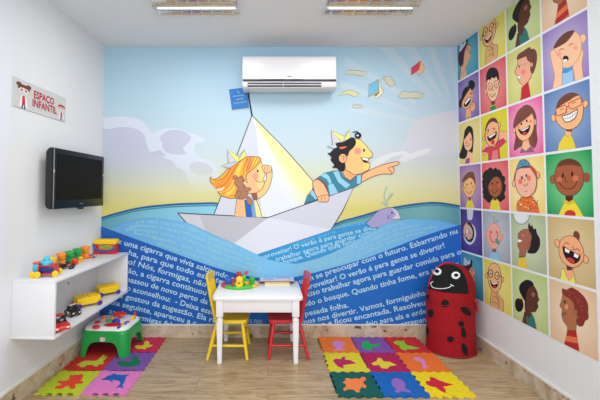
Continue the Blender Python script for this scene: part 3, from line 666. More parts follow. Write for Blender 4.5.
def d11(a):
    sk = (240, 194, 156)
    a.poly([(490, 117), (490.6, 107), (492.4, 104.4), (495, 104), (496.4, 108), (497.4, 115)], (30, 140, 84)); a.line([(490.6, 106.6), (496, 104.6)], (220, 190, 60), .6)
    a.poly([(491, 100), (495.6, 99), (495, 104.6), (492, 105)], (110, 60, 50))
    a.ell(486.4, 91, 1.5, 2.6, sk, 0, OL, .35); a.ell(499.6, 84.6, 1.5, 3, sk, 0, OL, .35)
    a.poly([(487, 82), (489, 78), (498, 76), (499.4, 82), (499.2, 90), (497.4, 97), (494.4, 101), (491, 100.6), (488.4, 96), (486.8, 89)], sk, True, OL, .5)
    a.poly([(486.6, 82), (486.6, 75), (489, 69.4), (493, 67.4), (497, 69), (499, 74), (499, 80), (497.6, 79), (496.6, 76.6), (494.6, 78.4), (492.4, 77.4), (490.4, 80), (488.6, 79.6)], BKH, True)
    for x, y in ((490.4, 86.4), (496.6, 84)): a.ell(x, y, 2.4, 3.8, (90, 50, 44)); a.ell(x, y, 2, 3.3, (240, 190, 150)); a.ell(x, y+.2, .4, .8, (20, 16, 16))
    a.ell(489.8, 89.6, 1.2, 1.6, (236, 130, 110)); a.ell(496.8, 87.6, 1.2, 1.6, (236, 130, 110))
    a.line([(490, 94), (492.6, 96.8), (496, 93.4)], OL, .6, True); a.line([(493.4, 86), (492.6, 90), (494.4, 90.4)], OL, .4, True)
def d10(a):
    sk = (240, 172, 124)
    a.poly([(466.6, 108), (470.6, 108), (471.6, 122), (465.4, 124)], sk); a.line([(465, 118.4), (471, 116.6)], (70, 130, 120), .8)
    a.poly([(461.6, 101), (464.6, 97), (470.4, 88.6), (473, 91), (473.4, 97), (471.4, 104.4), (468, 108.6), (464.6, 108.4), (462, 105.6)], sk, True, OL, .4)
    a.poly([(459.6, 107), (459, 102), (461.6, 97.6), (462.8, 91.6), (465.6, 87.4), (468.4, 86), (469, 81.6), (472, 80), (475, 82.6), (474.8, 87), (472, 90.4), (469.4, 90), (466.6, 93.6), (464.4, 98), (462.4, 102), (461.4, 107.4)], BKH, True)
    a.poly([(464, 104.8), (466.4, 100), (470.4, 96.6), (471.4, 99), (469.4, 104), (466, 107)], (46, 20, 24), True); a.poly([(465, 103), (467.6, 99.4), (470.4, 97), (470.8, 98.6), (468, 102), (465.8, 104.8)], (250, 250, 250))
    a.ell(470.6, 89.4, .6, 1, (226, 210, 60)); a.ell(471.4, 93.4, 1, 1.6, (220, 90, 110)); a.ell(473, 107, 2.6, 4.6, sk, .2, OL, .35); a.line([(471.4, 104.6), (474, 105.6)], OL, .4)
def d23(a):
    sk = (244, 184, 130)
    a.poly([(557.6, 153), (559.6, 143), (565, 135), (571.4, 135), (574.8, 143), (577, 153)], (232, 208, 60)); a.poly([(565.6, 128), (572.6, 127.6), (571.6, 134.6), (568.4, 137), (565.4, 134.6)], sk, ol=OL, lw=.3); a.poly([(565.4, 128.6), (573, 127.4), (571.8, 131.6), (567, 131.4)], (120, 66, 50))
    a.ell(553.8, 118.2, 2.2, 3.6, sk, -.2, OL, .4); a.ell(585.8, 103.8, 2.6, 3.8, sk, .3, OL, .4)
    a.poly([(555.8, 117), (557.4, 106), (563.6, 97), (571, 93.2), (577.6, 93.8), (582.4, 99.6), (583.8, 109), (582, 120), (576, 127.4), (567.8, 129.6), (560, 125.6)], sk, True, OL, .5)
    a.poly([(556.6, 108.6), (559, 100.4), (565.6, 94.6), (573, 92.4), (579.4, 94.8), (575, 97), (570, 100.4), (563, 104.4)], (118, 68, 52), True)
    for l in ([(560, 102), (567, 96.6)], [(563, 102.6), (572, 95.4)]): a.line(l, (90, 48, 38), .4)
    rg = (206, 52, 62)
    for q in ([(556, 109), (565.6, 104.8), (567.2, 107), (566.4, 112.6), (559, 116), (556.8, 114.6)], [(568.8, 103.4), (580.4, 97.8), (582.4, 100), (581.6, 105), (573, 109.2), (570, 108)]): a.line(q+[q[0]], rg, 1.0)
    a.line([(566.8, 107), (569, 106)], rg, .9)
    for l in ([(560.6, 110.4), (562.4, 109), (564.2, 109.4)], [(572.6, 104), (574.6, 102.4), (577, 103)]): a.line(l, OL, .5, True)
    a.line([(567.6, 108), (566.4, 111.4), (568.4, 112.2)], OL, .5, True)
    a.poly([(561.8, 116), (570, 113.4), (578.4, 108.4), (578.2, 114), (575.6, 119), (570.4, 122), (565.4, 122.6)], (84, 56, 60)); a.poly([(562.8, 116.6), (570, 114.4), (577.6, 110), (577.4, 114), (575, 118.2), (570.2, 121.2), (565.8, 121.6)], (246, 246, 248))
    a.line([(563.6, 119), (570.4, 117.6), (577.4, 112.6)], (120, 124, 140), .5, True)
    for k in range(5): a.line([(565.4+k*2.6, 115.8-k*1.1), (566.4+k*2.4, 121.4-k*.9)], (150, 152, 166), .3)
def d22(a):
    sk = (246, 186, 142)
    a.poly([(514.2, 150), (516, 136), (513.6, 126), (515.6, 117), (519.4, 110), (526.8, 105), (533, 108.4), (536.4, 117), (536.6, 130), (537.4, 141), (534.4, 148), (530, 145), (520, 147)], (128, 72, 62), True, (84, 44, 40), .4)
    a.poly([(520, 153), (521.6, 148.6), (526, 148), (532, 146.6), (534.8, 152)], (150, 96, 120)); a.poly([(523.6, 140), (528.6, 139), (530.4, 146.6), (526, 151), (522, 147.6)], sk)
    a.ell(535.2, 122, 1.6, 3, sk, 0, OL, .35); a.ell(514.6, 130.4, 1.3, 2.6, sk, 0, OL, .35)
    a.poly([(516.2, 126), (521, 121), (529, 113), (532.6, 113.4), (534.6, 121), (533.6, 130), (530, 137.4), (524, 141), (518.8, 138), (516.2, 132)], sk, True, OL, .5)
    a.poly([(515.4, 127), (517.4, 117.4), (523, 109.6), (530, 108.6), (532.4, 113), (526, 119), (521, 122.6)], (128, 72, 62), True)
    for l in ([(518, 122), (523, 113), (529, 109.6)], [(520, 122), (526, 115), (531, 111.6)], [(516.6, 140), (518, 146)], [(534.6, 132), (535, 143)]): a.line(l, (90, 48, 42), .4, True)
    a.ell(521.8, 123.8, .8, 1.5, (24, 18, 18)); a.ell(527.2, 120.8, .8, 1.5, (24, 18, 18)); a.ell(518.6, 126.6, 1.4, 1.8, (244, 140, 120)); a.ell(531, 121.4, 1.4, 1.8, (244, 140, 120))
    a.poly([(518.6, 129), (524, 129.4), (530.4, 125), (529.6, 131), (526, 135), (521.4, 134)], (40, 18, 24), True); a.poly([(519.6, 129.6), (524, 129.8), (529.6, 126.2), (528.8, 128), (523.6, 131.2)], (250, 250, 250)); a.ell(525, 133.4, 2.2, 1.4, (214, 60, 60), -.3)
def d21(a):
    sk = (242, 178, 134)
    a.poly([(498, 131), (504, 131), (511, 133), (507, 142), (500, 146)], sk, ol=OL, lw=.35); a.poly([(482, 150), (486, 143), (489, 144), (489, 152), (484, 156)], sk, ol=OL, lw=.35)
    a.poly([(482, 152), (487, 147), (490, 147), (495, 147), (498, 141), (503.6, 138.4), (506, 141), (503, 145), (499.4, 148), (500.4, 160), (488.6, 163), (488.6, 152.6)], (204, 60, 84), ol=(130, 30, 50), lw=.35)
    a.poly([(493, 151), (498, 149.4), (498.6, 160), (491.4, 161.6)], (226, 124, 124))
    a.ell(499.4, 125.4, 1.5, 3, sk, 0, OL, .35); a.ell(484.2, 138.6, 1.2, 2.6, sk, 0, OL, .35)
    a.poly([(485.4, 134), (486.6, 126), (491, 120.6), (496, 120), (499, 126), (499.4, 134), (497.4, 142), (494, 146), (490, 146), (486.4, 141)], sk, True, OL, .5)
    a.poly([(484.8, 136), (486, 127), (488.4, 121), (492.6, 117.8), (496.4, 118.8), (498, 123), (493, 121.6), (489, 124.4), (486.6, 130)], (100, 56, 50), True)
    a.poly([(487.6, 136.6), (492, 135.6), (496.8, 131), (496.6, 136.6), (493, 140), (489.4, 141.4)], (40, 18, 24), True); a.poly([(488.6, 136.8), (492, 135.8), (496, 132.4), (495.4, 134.6), (490.6, 138)], (250, 250, 250))
    a.ell(493.2, 141.8, 1.9, 3, (214, 60, 66)); a.ell(488.6, 130.4, .6, 1.4, (20, 16, 16)); a.line([(492.4, 128.6), (494.8, 127.6)], OL, .5); a.ell(494.6, 128.8, 1.4, 1.5, (240, 120, 100)); a.ell(487.8, 133.4, 1.1, 1.4, (240, 130, 110))
def d20(a):
    sk = (244, 188, 148)
    a.poly([(468, 150), (472, 150), (473.6, 163), (466, 164)], sk); a.poly([(466.4, 158.6), (470, 158), (469.6, 164), (465, 164.4)], (150, 80, 140))
    a.poly([(463.8, 139), (465, 130.6), (469, 125.8), (472.8, 128.8), (473.8, 139), (473.4, 147), (472.6, 152.6), (470.4, 152), (468, 151), (467, 156), (463.8, 159), (459, 156.6), (461.6, 149)], BKH, True)
    a.poly([(464, 140), (466.6, 133), (469.4, 131), (472, 136), (472.6, 144), (470.6, 149.4), (467.4, 150.6), (464.8, 147)], sk, True, OL, .35)
    a.poly([(463.6, 141), (465, 131.6), (468.6, 127), (471, 129), (468.6, 134), (465.6, 138)], BKH, True)
    a.ell(466.8, 142.6, .8, 1.8, (230, 120, 120)); a.ell(471, 139.4, .8, 1.8, (230, 120, 120)); a.line([(465.6, 145), (468, 146.4), (470, 143.4)], OL, .45, True)
def d33(a):
    sk, o2 = (164, 90, 58), (84, 42, 30)
    a.poly([(559, 215), (562, 208), (566.4, 200.4), (572.8, 200.4), (578, 206), (584, 217)], (236, 216, 58)); a.ell(570.4, 214.4, 5.6, 4.4, (202, 50, 44)); a.poly([(565.6, 194), (573.6, 194), (573, 201), (569.6, 203.4), (566, 201)], (74, 40, 32)); a.poly([(565, 199), (569.4, 202), (574, 199), (575.4, 202), (569.6, 205), (563.6, 202.6)], (222, 186, 50))
    a.ell(553, 179.4, 2.5, 4.2, sk, 0, o2, .5); a.ell(587, 177.3, 3.3, 4.6, sk, 0, o2, .5); a.ell(587.4, 177.6, 1.4, 2.6, (140, 72, 48))
    a.ell(569.5, 177.4, 14.8, 18.6, sk, 0, o2, .6, 36)
    a.poly([(557, 167), (560, 161.6), (565.6, 159.2), (572, 159), (578, 161.2), (582, 166.4), (576, 165.4), (569.4, 164.8), (562, 165.8)], (104, 54, 38), True)
    a.ell(563.4, 175.6, 1, 2.4, (24, 14, 12)); a.ell(572.6, 174, 1.1, 2.5, (24, 14, 12)); a.ell(560, 179.6, 2.5, 3, (216, 110, 82)); a.ell(576, 178.4, 2.8, 3.2, (216, 110, 82))
    a.line([(566.4, 176.6), (565.4, 181), (568.4, 182)], o2, .6, True); a.line([(560, 182.4), (563, 187), (568.6, 189), (574.4, 187), (577.4, 181.6)], o2, .8, True); a.line([(558.8, 183.4), (560.6, 181.6)], o2, .6); a.line([(576.6, 180.8), (578.2, 182.4)], o2, .6)
def d32(a):
    sk = (244, 184, 160)
    a.poly([(516.8, 214), (517.2, 204), (521.4, 197.6), (527, 196), (533, 197), (537.8, 204), (540, 214)], (232, 112, 50), ol=OL, lw=.4)
    for k in range(46):
        x, y = random.uniform(518, 538.5), random.uniform(198.5, 210.5)
        a.ell(x, y, .5, .6, random.choice([(250, 240, 200), (60, 60, 120), (240, 200, 60), (90, 160, 90), (180, 40, 60)]), n=8)
    a.ell(515, 183.4, 1.9, 3.2, sk, 0, OL, .4); a.ell(538.4, 175, 1.9, 3.2, sk, 0, OL, .4)
    a.poly([(514.8, 181), (515.6, 173), (519, 166), (525, 163), (532, 165.6), (537, 171), (538, 178), (531, 168), (522, 169)], (186, 84, 56), True)
    a.poly([(516, 182), (517.4, 171), (523, 165.6), (530, 166.6), (536, 173), (537.4, 184), (535, 192), (529, 197), (522.6, 196), (518, 190)], sk, True, OL, .5)
    a.poly([(516, 175), (518, 168.6), (524, 168.4), (531, 168), (536.4, 176), (537, 172), (531, 165), (524, 164), (518, 167)], (186, 84, 56))
    a.poly([(517.4, 170), (519, 164.6), (521.4, 160.6), (525.6, 159.6), (529.4, 162.4), (530.2, 166.4), (526, 166.8), (521, 167.6)], (86, 150, 186), True, (30, 50, 70), .5)
    a.line([(518.4, 169.6), (524, 166.6), (530, 166.4)], (30, 50, 70), .6, True); a.line([(521.6, 161), (524, 166)], (30, 50, 70), .4); a.line([(525.6, 160), (527.4, 166)], (30, 50, 70), .4)
    a.ell(523, 177.8, .9, 1.7, (24, 18, 18)); a.ell(527.4, 175.6, .8, 1.6, (24, 18, 18)); a.ell(521.4, 181.6, 2.2, 2.8, (240, 124, 90)); a.ell(530, 178.2, 2, 2.8, (240, 124, 90))
    a.line([(524.4, 184.4), (526.8, 186), (529.4, 183)], OL, .6, True); a.line([(525.6, 179), (526, 181.4)], OL, .5); a.line([(526, 191.6), (529, 190.6)], OL, .35)
def d31(a):
    sk = (170, 92, 60)
    H = [(482.6, 176), (484.6, 171.6), (487.6, 170.4), (489.6, 167.8), (493, 169.4), (496, 167.6), (498.6, 171), (501.6, 172), (503, 176), (505.4, 179), (504.6, 184), (506, 189), (504.6, 194), (505.6, 198), (502.6, 200.6), (500.6, 202), (497, 199), (492, 200), (489, 203), (486, 200), (483.4, 197), (484, 191), (482.4, 186), (483.6, 181)]
    a.poly([(489.6, 211), (491.6, 202), (493, 198.6), (497, 198.6), (499, 202), (501.6, 212)], (232, 214, 60)); a.poly(H, BKH, True)
    a.poly([(489.6, 211), (491.6, 202), (493, 198.6), (497, 198.6), (499, 202), (501.6, 212)], (232, 214, 60)); a.poly([(493, 196), (497.4, 196), (496.6, 200.4), (494, 200.4)], (110, 56, 40))
    a.ell(495.4, 186.6, 7, 10.6, sk, 0, (90, 44, 32), .4)
    a.poly([(488, 186), (488.4, 177), (493, 173), (500, 174.6), (497.6, 176.4), (493.6, 178), (490.6, 182)], BKH, True)
    for x, y in ((487, 172), (491, 169.6), (499, 171.4), (503.6, 178), (504.6, 186), (484, 182), (484.6, 192), (503.6, 196)): a.ell(x, y, 1.9, 2.2, BKH, n=10)
    a.ell(492.6, 183.6, .6, 1.3, (20, 12, 12)); a.ell(497.4, 182.4, .6, 1.3, (20, 12, 12)); a.ell(491, 187.6, 1.2, 1.6, (206, 104, 76)); a.ell(499.4, 186, 1.2, 1.6, (206, 104, 76)); a.line([(491.6, 190), (495, 193), (498.6, 189.4)], (80, 34, 26), .6, True)
def d30(a):
    sk = (242, 186, 132)
    a.poly([(465.4, 209), (467, 202), (468.6, 199), (471.6, 199), (473.4, 203), (475, 209)], (232, 212, 60)); a.poly([(468.4, 196), (471.6, 196), (471, 200.6), (468.8, 200.6)], (150, 90, 66))
    a.ell(463.4, 188.6, 1.1, 2.6, sk, 0, OL, .3); a.ell(475.8, 186.8, 1.1, 2.6, sk, 0, OL, .3)
    a.ell(469.6, 187.4, 6, 10, sk, 0, OL, .4)
    a.poly([(462, 182), (464, 177), (468, 172.6), (472, 171.6), (473.8, 172.6), (475.4, 178), (475.6, 183.6), (473.2, 179.6), (470, 177.6), (466, 180.6)], (120, 74, 54), True)
    a.ell(467.4, 184.6, .5, 1.2, (20, 14, 14)); a.ell(471.6, 183.4, .5, 1.2, (20, 14, 14)); a.ell(465.6, 188, 1, 1.5, (240, 140, 110)); a.ell(473.4, 186.8, 1, 1.5, (240, 140, 110)); a.line([(466.4, 191), (469.4, 193.6), (472.6, 190.4)], OL, .5, True)
def d43(a):
    sk = (242, 172, 124)
    a.poly([(559.6, 280), (562.4, 268.6), (567, 268), (568.6, 262), (573, 266), (573.8, 272), (577, 284)], sk, ol=OL, lw=.4); a.poly([(566.4, 264.6), (573, 267), (572.6, 270), (567.6, 270.6)], (104, 56, 50))
    a.poly([(562, 269), (564.4, 269), (566.4, 276), (569.6, 280.6), (572.8, 278), (573.8, 271.8), (576.6, 288), (560, 284)], (232, 230, 110), ol=(150, 150, 60), lw=.3)
    a.ell(557.8, 243.4, 2.6, 4.2, sk, -.3, OL, .45); a.ell(586, 259.4, 2.6, 4.2, sk, -.3, OL, .45)
    a.poly([(574, 237), (574.4, 232.6), (576.6, 231), (579.6, 234), (579.8, 238), (578, 241.4)], (120, 60, 48), True, OL, .3)
    a.poly([(559.4, 249), (561.4, 240), (567.6, 236), (575, 236.8), (580.4, 242.4), (584, 251), (583.8, 259), (580, 265), (573, 267.4), (565, 263.6), (560.6, 257)], sk, True, OL, .5)
    a.line([(564.4, 244.6), (567, 242.4), (569.4, 244.4)], (50, 26, 24), .6, True); a.line([(575, 250), (578.2, 248.8), (580, 251.4)], (50, 26, 24), .6, True); a.line([(572.6, 246), (574.6, 249), (572.6, 250)], OL, .5, True)
    a.ell(563.6, 246.4, 1.6, 1.4, (244, 130, 104)); a.ell(581.4, 254, 1.6, 1.4, (244, 130, 104))
    a.poly([(563.6, 246.4), (569, 249), (575.6, 252.6), (581, 256), (579, 261.6), (573.4, 263.8), (567.6, 260), (564, 253)], (34, 16, 22), True)
    a.poly([(565.4, 247.8), (570.6, 250.4), (569.4, 253.4), (565.8, 251.6)], (250, 250, 250)); a.poly([(575, 252.8), (579.4, 255.4), (578.4, 258.4), (574.4, 256.6)], (250, 250, 250)); a.ell(571.6, 260.2, 4.4, 2, (206, 60, 60), .5)
def d42(a):
    sk = (168, 104, 76)
    a.poly([(519, 257.6), (525.6, 256.6), (527, 266), (528.6, 278), (517, 276), (518.2, 266)], (236, 196, 58)); a.poly([(519.4, 255.2), (525.4, 254.2), (525.8, 257), (519, 258)], (40, 130, 90))
    a.poly([(518, 246), (518.4, 238), (519, 233), (525, 229), (531, 231), (534, 240), (531, 248), (526.8, 250.6), (525.4, 256), (519.8, 256), (520, 250)], sk, True, (90, 50, 36), .4)
    a.poly([(529.4, 231), (528.4, 226.6), (529.4, 222.8), (531, 226.4), (532.4, 224.8), (534, 229), (536, 228.6), (537.6, 234), (540, 238.4), (540.2, 246), (536.4, 252.6), (531, 253.6), (527.4, 252), (530, 248), (531.4, 241), (531.8, 236)], (40, 28, 32), True)
    a.ell(529.6, 244.6, 1.4, 2.4, sk, 0, (90, 50, 36), .35); a.poly([(518, 239), (522.6, 240), (521.6, 242.2), (518, 242.4)], (250, 250, 250), ol=(60, 30, 26), lw=.4); a.ell(523.6, 235, 1.8, 1.6, (206, 124, 96)); a.line([(523, 232.6), (525.6, 234.4)], (40, 20, 16), .5)
    a.ell(521.8, 214.6, 8.2, 9.6, (216, 220, 226), 0, (90, 96, 100), .5, 28); a.ell(521.4, 217, 5.2, 5, (226, 229, 234))
def d41(a):
    sk = (240, 170, 156)
    a.poly([(488.6, 262), (490, 254.6), (492.4, 251.6), (497.4, 252.6), (499.6, 256), (502, 264)], (148, 198, 226), ol=(100, 150, 180), lw=.3); a.poly([(492.4, 247), (496.6, 248), (496.4, 252.4), (492.6, 251.6)], (150, 100, 80))
    a.ell(487, 234.8, 1.5, 3, sk, 0, (220, 110, 110), .35); a.ell(502, 237.4, 1.5, 3, sk, 0, (220, 110, 110), .35)
    a.ell(494.2, 236, 7, 13, sk, 0, (210, 130, 120), .4); a.line([(490.4, 231), (490.6, 238), (493.6, 242.4), (497, 240), (498.4, 232.4)], (200, 60, 70), .8, True)
    a.ell(491.8, 232, .5, 1, (30, 20, 20)); a.ell(496.8, 232, .5, 1, (30, 20, 20)); a.ell(497.8, 241.4, 1.8, 3.6, (88, 166, 128), -.4)
    a.line([(494, 223), (494.6, 218), (493.4, 216.6)], (90, 80, 80), .35, True); a.line([(495.4, 223.4), (497.8, 220.4), (498.2, 222.6)], (90, 80, 80), .35, True)
def d40(a):
    a.poly([(467, 207.8), (473.6, 208.4), (473, 216.6), (472, 220), (468, 220), (467.4, 216)], (206, 208, 230))
    a.ell(470, 234, 6.4, 10.8, (216, 218, 234), 0, (120, 116, 150), .3); a.ell(468.4, 231, 5, 8.8, (236, 180, 150), 0, OL, .35)
    a.poly([(466, 236), (469, 240), (472.6, 237), (472.8, 231), (470, 225.6), (467.4, 224), (469.4, 222.6), (473.6, 227.6), (474.4, 236), (471.4, 242), (467, 240.4)], BKH, True)
    a.poly([(466, 229), (469, 229.4), (468.6, 234), (466.6, 234.6)], (250, 250, 250), ol=(40, 20, 24), lw=.5); a.ell(465.4, 234.6, .8, 1.4, (236, 120, 120)); a.ell(470.4, 232.6, .8, 1.4, (236, 120, 120))
lab5 = ['child in profile with dark hair, on blue', 'laughing bald face in round glasses', 'dark-haired girl with a ponytail, in profile', 'boy with curly red hair and striped top']
for c, (dr, lb) in enumerate(zip((d50, d51, d52, d53), lab5)):
    tile(5, c, dr, lb+', in the lowest row'); tile(0, c, dr, lb+', cut by the ceiling', dz=5*RP)
for (r, c, dr, lb) in ((1, 0, d10, 'laughing child with black curly hair on purple'), (1, 1, d11, 'boy with black fringe and round glasses on red'), (1, 2, d12, 'brown-haired man in profile with red top'), (1, 3, d13, 'yawning boy holding his cheeks on lilac'),
                       (2, 0, d20, 'girl with long black hair on straw yellow'), (2, 1, d21, 'boy pulling his mouth wide on yellow'), (2, 2, d22, 'laughing girl with long brown hair on pink'), (2, 3, d23, 'boy with red glasses and braces on blue'),
                       (3, 0, d30, 'brown-haired boy in yellow on violet'), (3, 1, d31, 'child with black curls on red'), (3, 2, d32, 'pink-cheeked boy in blue cap and dotted top'), (3, 3, d33, 'smiling boy in yellow on green'),
                       (4, 0, d40, 'child in a white hood on dark purple'), (4, 1, d41, 'bald pink child with green tongue on grey'), (4, 2, d42, 'boy looking up under a grey ball'), (4, 3, d43, 'laughing toddler in yellow vest on tan')):
    tile(r, c, dr, lb)
# ================================================================== CEILING LIGHTS
white_metal = mat((232, 234, 236), .35); chrome = mat((214, 216, 214), .12, 1.0)
def ceiling_light(x0, x1, y1, label):
    y0 = y1-.61; t = thing('ceiling_light', label, 'ceiling light', ((x0+x1)/2, (y0+y1)/2, ZC), 0, 'recessed ceiling lights')
    w, d = (x1-x0)/2, (y1-y0)/2
    m = MB()
    for a in ((-w, w, d-.012, d), (-w, w, -d, -d+.012), (-w, -w+.012, -d, d), (w-.012, w, -d, d)): m.box(*a, -.012, 0, .002)
    m.build('frame', white_metal, t)
    # parabolic reflectors: three troughs along x
    m = MB(); n = 4; tw = 2*(d-.014)/n
    for k in range(n):
        yc = -d+.014+tw*(k+.5); prof = [(-tw/2+.003+(tw-.006)*i/10, -.0045+0.0*i) for i in range(11)]
        P = []
        for i in range(11):
            u = -1+2*i/10; P.append((yc+u*tw*.46, -.004-.026*abs(u)**2.4))
        vs_ = [(-w+.014, y, z) for y, z in P]+[(w-.014, y, z) for y, z in P]
        m.add(vs_, [[i, i+1, 12+i, 11+i] for i in range(10)])
    m.build('reflector', mat((226, 230, 234), .13, .92), t, smooth=60)
    for k in range(n):
        yc = -d+.014+tw*(k+.5)
        MB().cyl((-w+.03, yc, -.013), (w-.03, yc, -.013), .006, seg=14, m=mat((250, 250, 246), .4, emis=(255, 250, 240), es=.95)).build('tube', None, t)
    blade = mat((224, 226, 228), .2, .7)
    for k in range(8):
        x = -w+.014+(2*w-.028)*(k+.5)/8
        m = MB()
        for j in range(n):
            yc = -d+.014+tw*(j+.5)
            m.prism([(yc-tw*.44, -.034), (yc-tw*.3, -.0345), (yc, -.026), (yc+tw*.3, -.0345), (yc+tw*.44, -.034), (yc+tw*.42, -.04), (yc-tw*.42, -.04)], 'x', x-.0012, x+.0012)
        m.build('louvre_blade', blade, t)
    for k in range(1, n):
        y = -d+.014+tw*k; MB().box(-w+.014, w-.014, y-.004, y+.004, -.04, -.028, .0015).build('louvre_rail', mat((206, 194, 164), .25, .8), t)
    l = area('fixture_light', (t.location.x, t.location.y, ZC-.045), (0, 0, 0), .56, .56, 9, (.98, .99, 1)); l.parent = t; l.location = (0, 0, -.045)
    return t
ceiling_light(-.82, -.205, 2.617, 'square mirrored louvre ceiling light on the left, above the girl in the boat')
ceiling_light(.405, 1.065, 2.617, 'square mirrored louvre ceiling light on the right, above the flying books')
# ================================================================== AIR CONDITIONER
pa, pb = atY(242.5, 56, 3.06), atY(336.5, 92.5, 3.06)
t = thing('air_conditioner', 'white split air conditioner high on the mural wall above the boat', 'air conditioner', ((pa.x+pb.x)/2, DB-.0125, atY(336.5, 92.5, 3.2).z))
w = (pb.x-pa.x)/2; h = pa.z-atY(336.5, 92.5, 3.2).z; wp = mat((226, 225, 229), .35, coat=.2); YF = -.185
m = MB(); m.prism([(-.001, h-.004), (-.06, h), (YF+.02, h), (YF+.008, h-.006), (YF+.008, .046), (YF+.016, .012), (YF+.045, .001), (-.03, .0), (-.001, .03)], 'x', -w, w, bev=.004); m.build('body', wp, t, smooth=40)
m = MB(); m.prism([(YF, .074), (YF+.0, h-.03), (YF+.006, h-.012), (YF+.02, h-.004), (YF+.03, h-.004), (YF+.03, .074)], 'x', -w+.002, w-.002, bev=.002); fp = m.build('front_panel', mat((228, 227, 231), .3, coat=.2), t, smooth=40)
MB().prism([(YF-.0004, .094), (YF-.0016, .095), (YF-.0016, .101), (YF-.0004, .102)], 'x', -.018, .018).build('logo', mat((120, 124, 132), .4), fp)
MB().box(-w+.004, w-.004, YF-.0015, YF+.02, .057, .075, .002).build('display_strip', mat((12, 12, 14), .15), t)
m = MB()
for x, c in ((-.055, (90, 120, 200)), (-.03, (90, 170, 90)), (-.005, (90, 170, 90))): m.box(x, x+.008, YF-.0024, YF, .064, .069, 0, mat(c, .3))
m.build('indicator_lights', None, t)
m = MB(); m.box(-w+.045, w-.13, YF+.004, YF+.03, .006, .046, .001); m.build('air_outlet', mat((44, 44, 48), .6), t)
for z in (.027,): MB().box(-w+.045, w-.13, YF-.001, YF+.012, z-.005, z+.005, .0015).build('vane', mat((196, 198, 204), .4), t)
MB().box(-w+.045, w-.13, YF+.003, YF+.013, .002, .0075, .001).build('vane', mat((206, 208, 212), .4), t)
MB().box(-.056, -.052, YF-.001, YF+.01, .006, .046, .001).build('vane_lever', mat((206, 208, 212), .4), t)
# ================================================================== TELEVISION on the left wall
aL = math.atan(KL)             # the left wall leans this much
def onleft(px, py, out=0.0):
    """point on plane parallel to the left wall, out metres in front of it"""
    n = Vector((math.cos(aL), -math.sin(aL), 0)); q = Vector((XBL, DB, 0))+n*out
    r = ray(px, py); return O+r*((q-O).dot(n)/r.dot(n))
def leftframe(p): return (p.x, p.y, p.z)
OUT = .105
p1, p2 = onleft(54.2, 147.3, OUT), onleft(104.2, 156, OUT); p3 = onleft(53.8, 209.3, OUT)
ln = math.hypot(p2.x-p1.x, p2.y-p1.y); hh = p1.z-p3.z
n = Vector((math.cos(aL), -math.sin(aL), 0)); mid_ = (p1+p2)/2-n*OUT
# local frame: x out of wall, y along wall away from the camera
t = thing('television', 'black flat screen television on the white left wall below the sign', 'television', (mid_.x, mid_.y, p3.z), -aL)
gl = mat((9, 10, 12), .3, spec=.3)
m = MB(); m.prism([(OUT-.012, -.0), (OUT-.012, hh), (OUT-.03, hh), (OUT-.045, hh-.012), (OUT-.055, hh-.03), (OUT-.055, .03), (OUT-.045, .012), (OUT-.03, 0)], 'y', -ln/2, ln/2)
v = []
for q in m.v: v.append((q[0], q[1], q[2]))
m.v = [(x, y, z) for x, z, y in [(q[0], q[2], q[1]) for q in v]]; m.build('back_shell', mat((20, 21, 24), .45), t, smooth=30)
MB().box(OUT-.016, OUT, -ln/2, ln/2, 0, hh, .005).build('bezel', gl, t)
MB().box(OUT-.0005, OUT+.0012, -ln/2+.035, ln/2-.035, .06, hh-.035).build('screen', mat((6, 7, 9), .5, spec=.12), t)
MB().box(OUT+.0002, OUT+.002, -.02, .02, .026, .032).build('logo', mat((130, 134, 140), .4), t)
MB().ball((OUT-.005, 0, -.004), (.02, .035, .012), mat((10, 10, 12), .2)).build('sensor_bump', None, t)
MB().box(OUT-.002, OUT+.0015, -ln/2, -ln/2+.006, .004, hh-.004).build('edge_strip', mat((150, 156, 164), .2, .8), t)
for yy in (-ln/2+.003, ln/2-.012): MB().ball((OUT+.001, yy, hh*.62), (.003, .003, .012), mat((230, 232, 235), .2)).build('side_bead', None, t)  # small glossy white beads on both side edges
m = MB(); m.box(0, .012, -.1, .1, hh*.3, hh*.7, .003); m.box(.01, OUT-.05, -.03, .03, hh*.42, hh*.58, .003); m.build('wall_bracket', mat((60, 62, 66), .5), t)
# ================================================================== SIGN
def PLf(px, py):
    p = onleft(px, py, .006); return ((p.y-DB)/math.cos(aL), p.z)
def QLf(s_, z, off):
    q = Vector((XBL, DB, 0))+Vector((math.sin(aL), math.cos(aL), 0))*s_+n*(.006+off); return (q.x, q.y, z)
t = thing('wall_sign', 'grey sign reading ESPAÇO INFANTIL with two little figures above the television', 'sign', tuple(onleft(39, 114, 0)))
def up(o, par=t): o.parent = par; o.location = Vector(par.location)*-1; return o
c4 = [onleft(12.6, 76), onleft(66, 98), onleft(66, 122.4), onleft(12.6, 105.6)]
ya, yb = PLf(12.6, 76)[0], PLf(66, 98)[0]; zt = (PLf(12.6, 76)[1]+PLf(66, 98)[1])/2; zb_ = (PLf(12.6, 105.6)[1]+PLf(66, 122.4)[1])/2
m = MB(); v = [QLf(a_, b_, o_) for o_ in (-.006, 0) for a_, b_ in ((ya, zb_), (yb, zb_), (yb, zt), (ya, zt))]
m.add(v, [[0, 1, 2, 3][::-1], [4, 5, 6, 7], [0, 1, 5, 4], [1, 2, 6, 5], [2, 3, 7, 6], [3, 0, 4, 7]]); up(m.build('board', mat((206, 206, 204), .4), smooth=20))
def PS(u, v): return (ya+(yb-ya)*u, zt+(zb_-zt)*v)     # sign coordinates 0..1
a = Art(PS, QLf, None, 0, .0006, .00012); rd = (176, 24, 44)
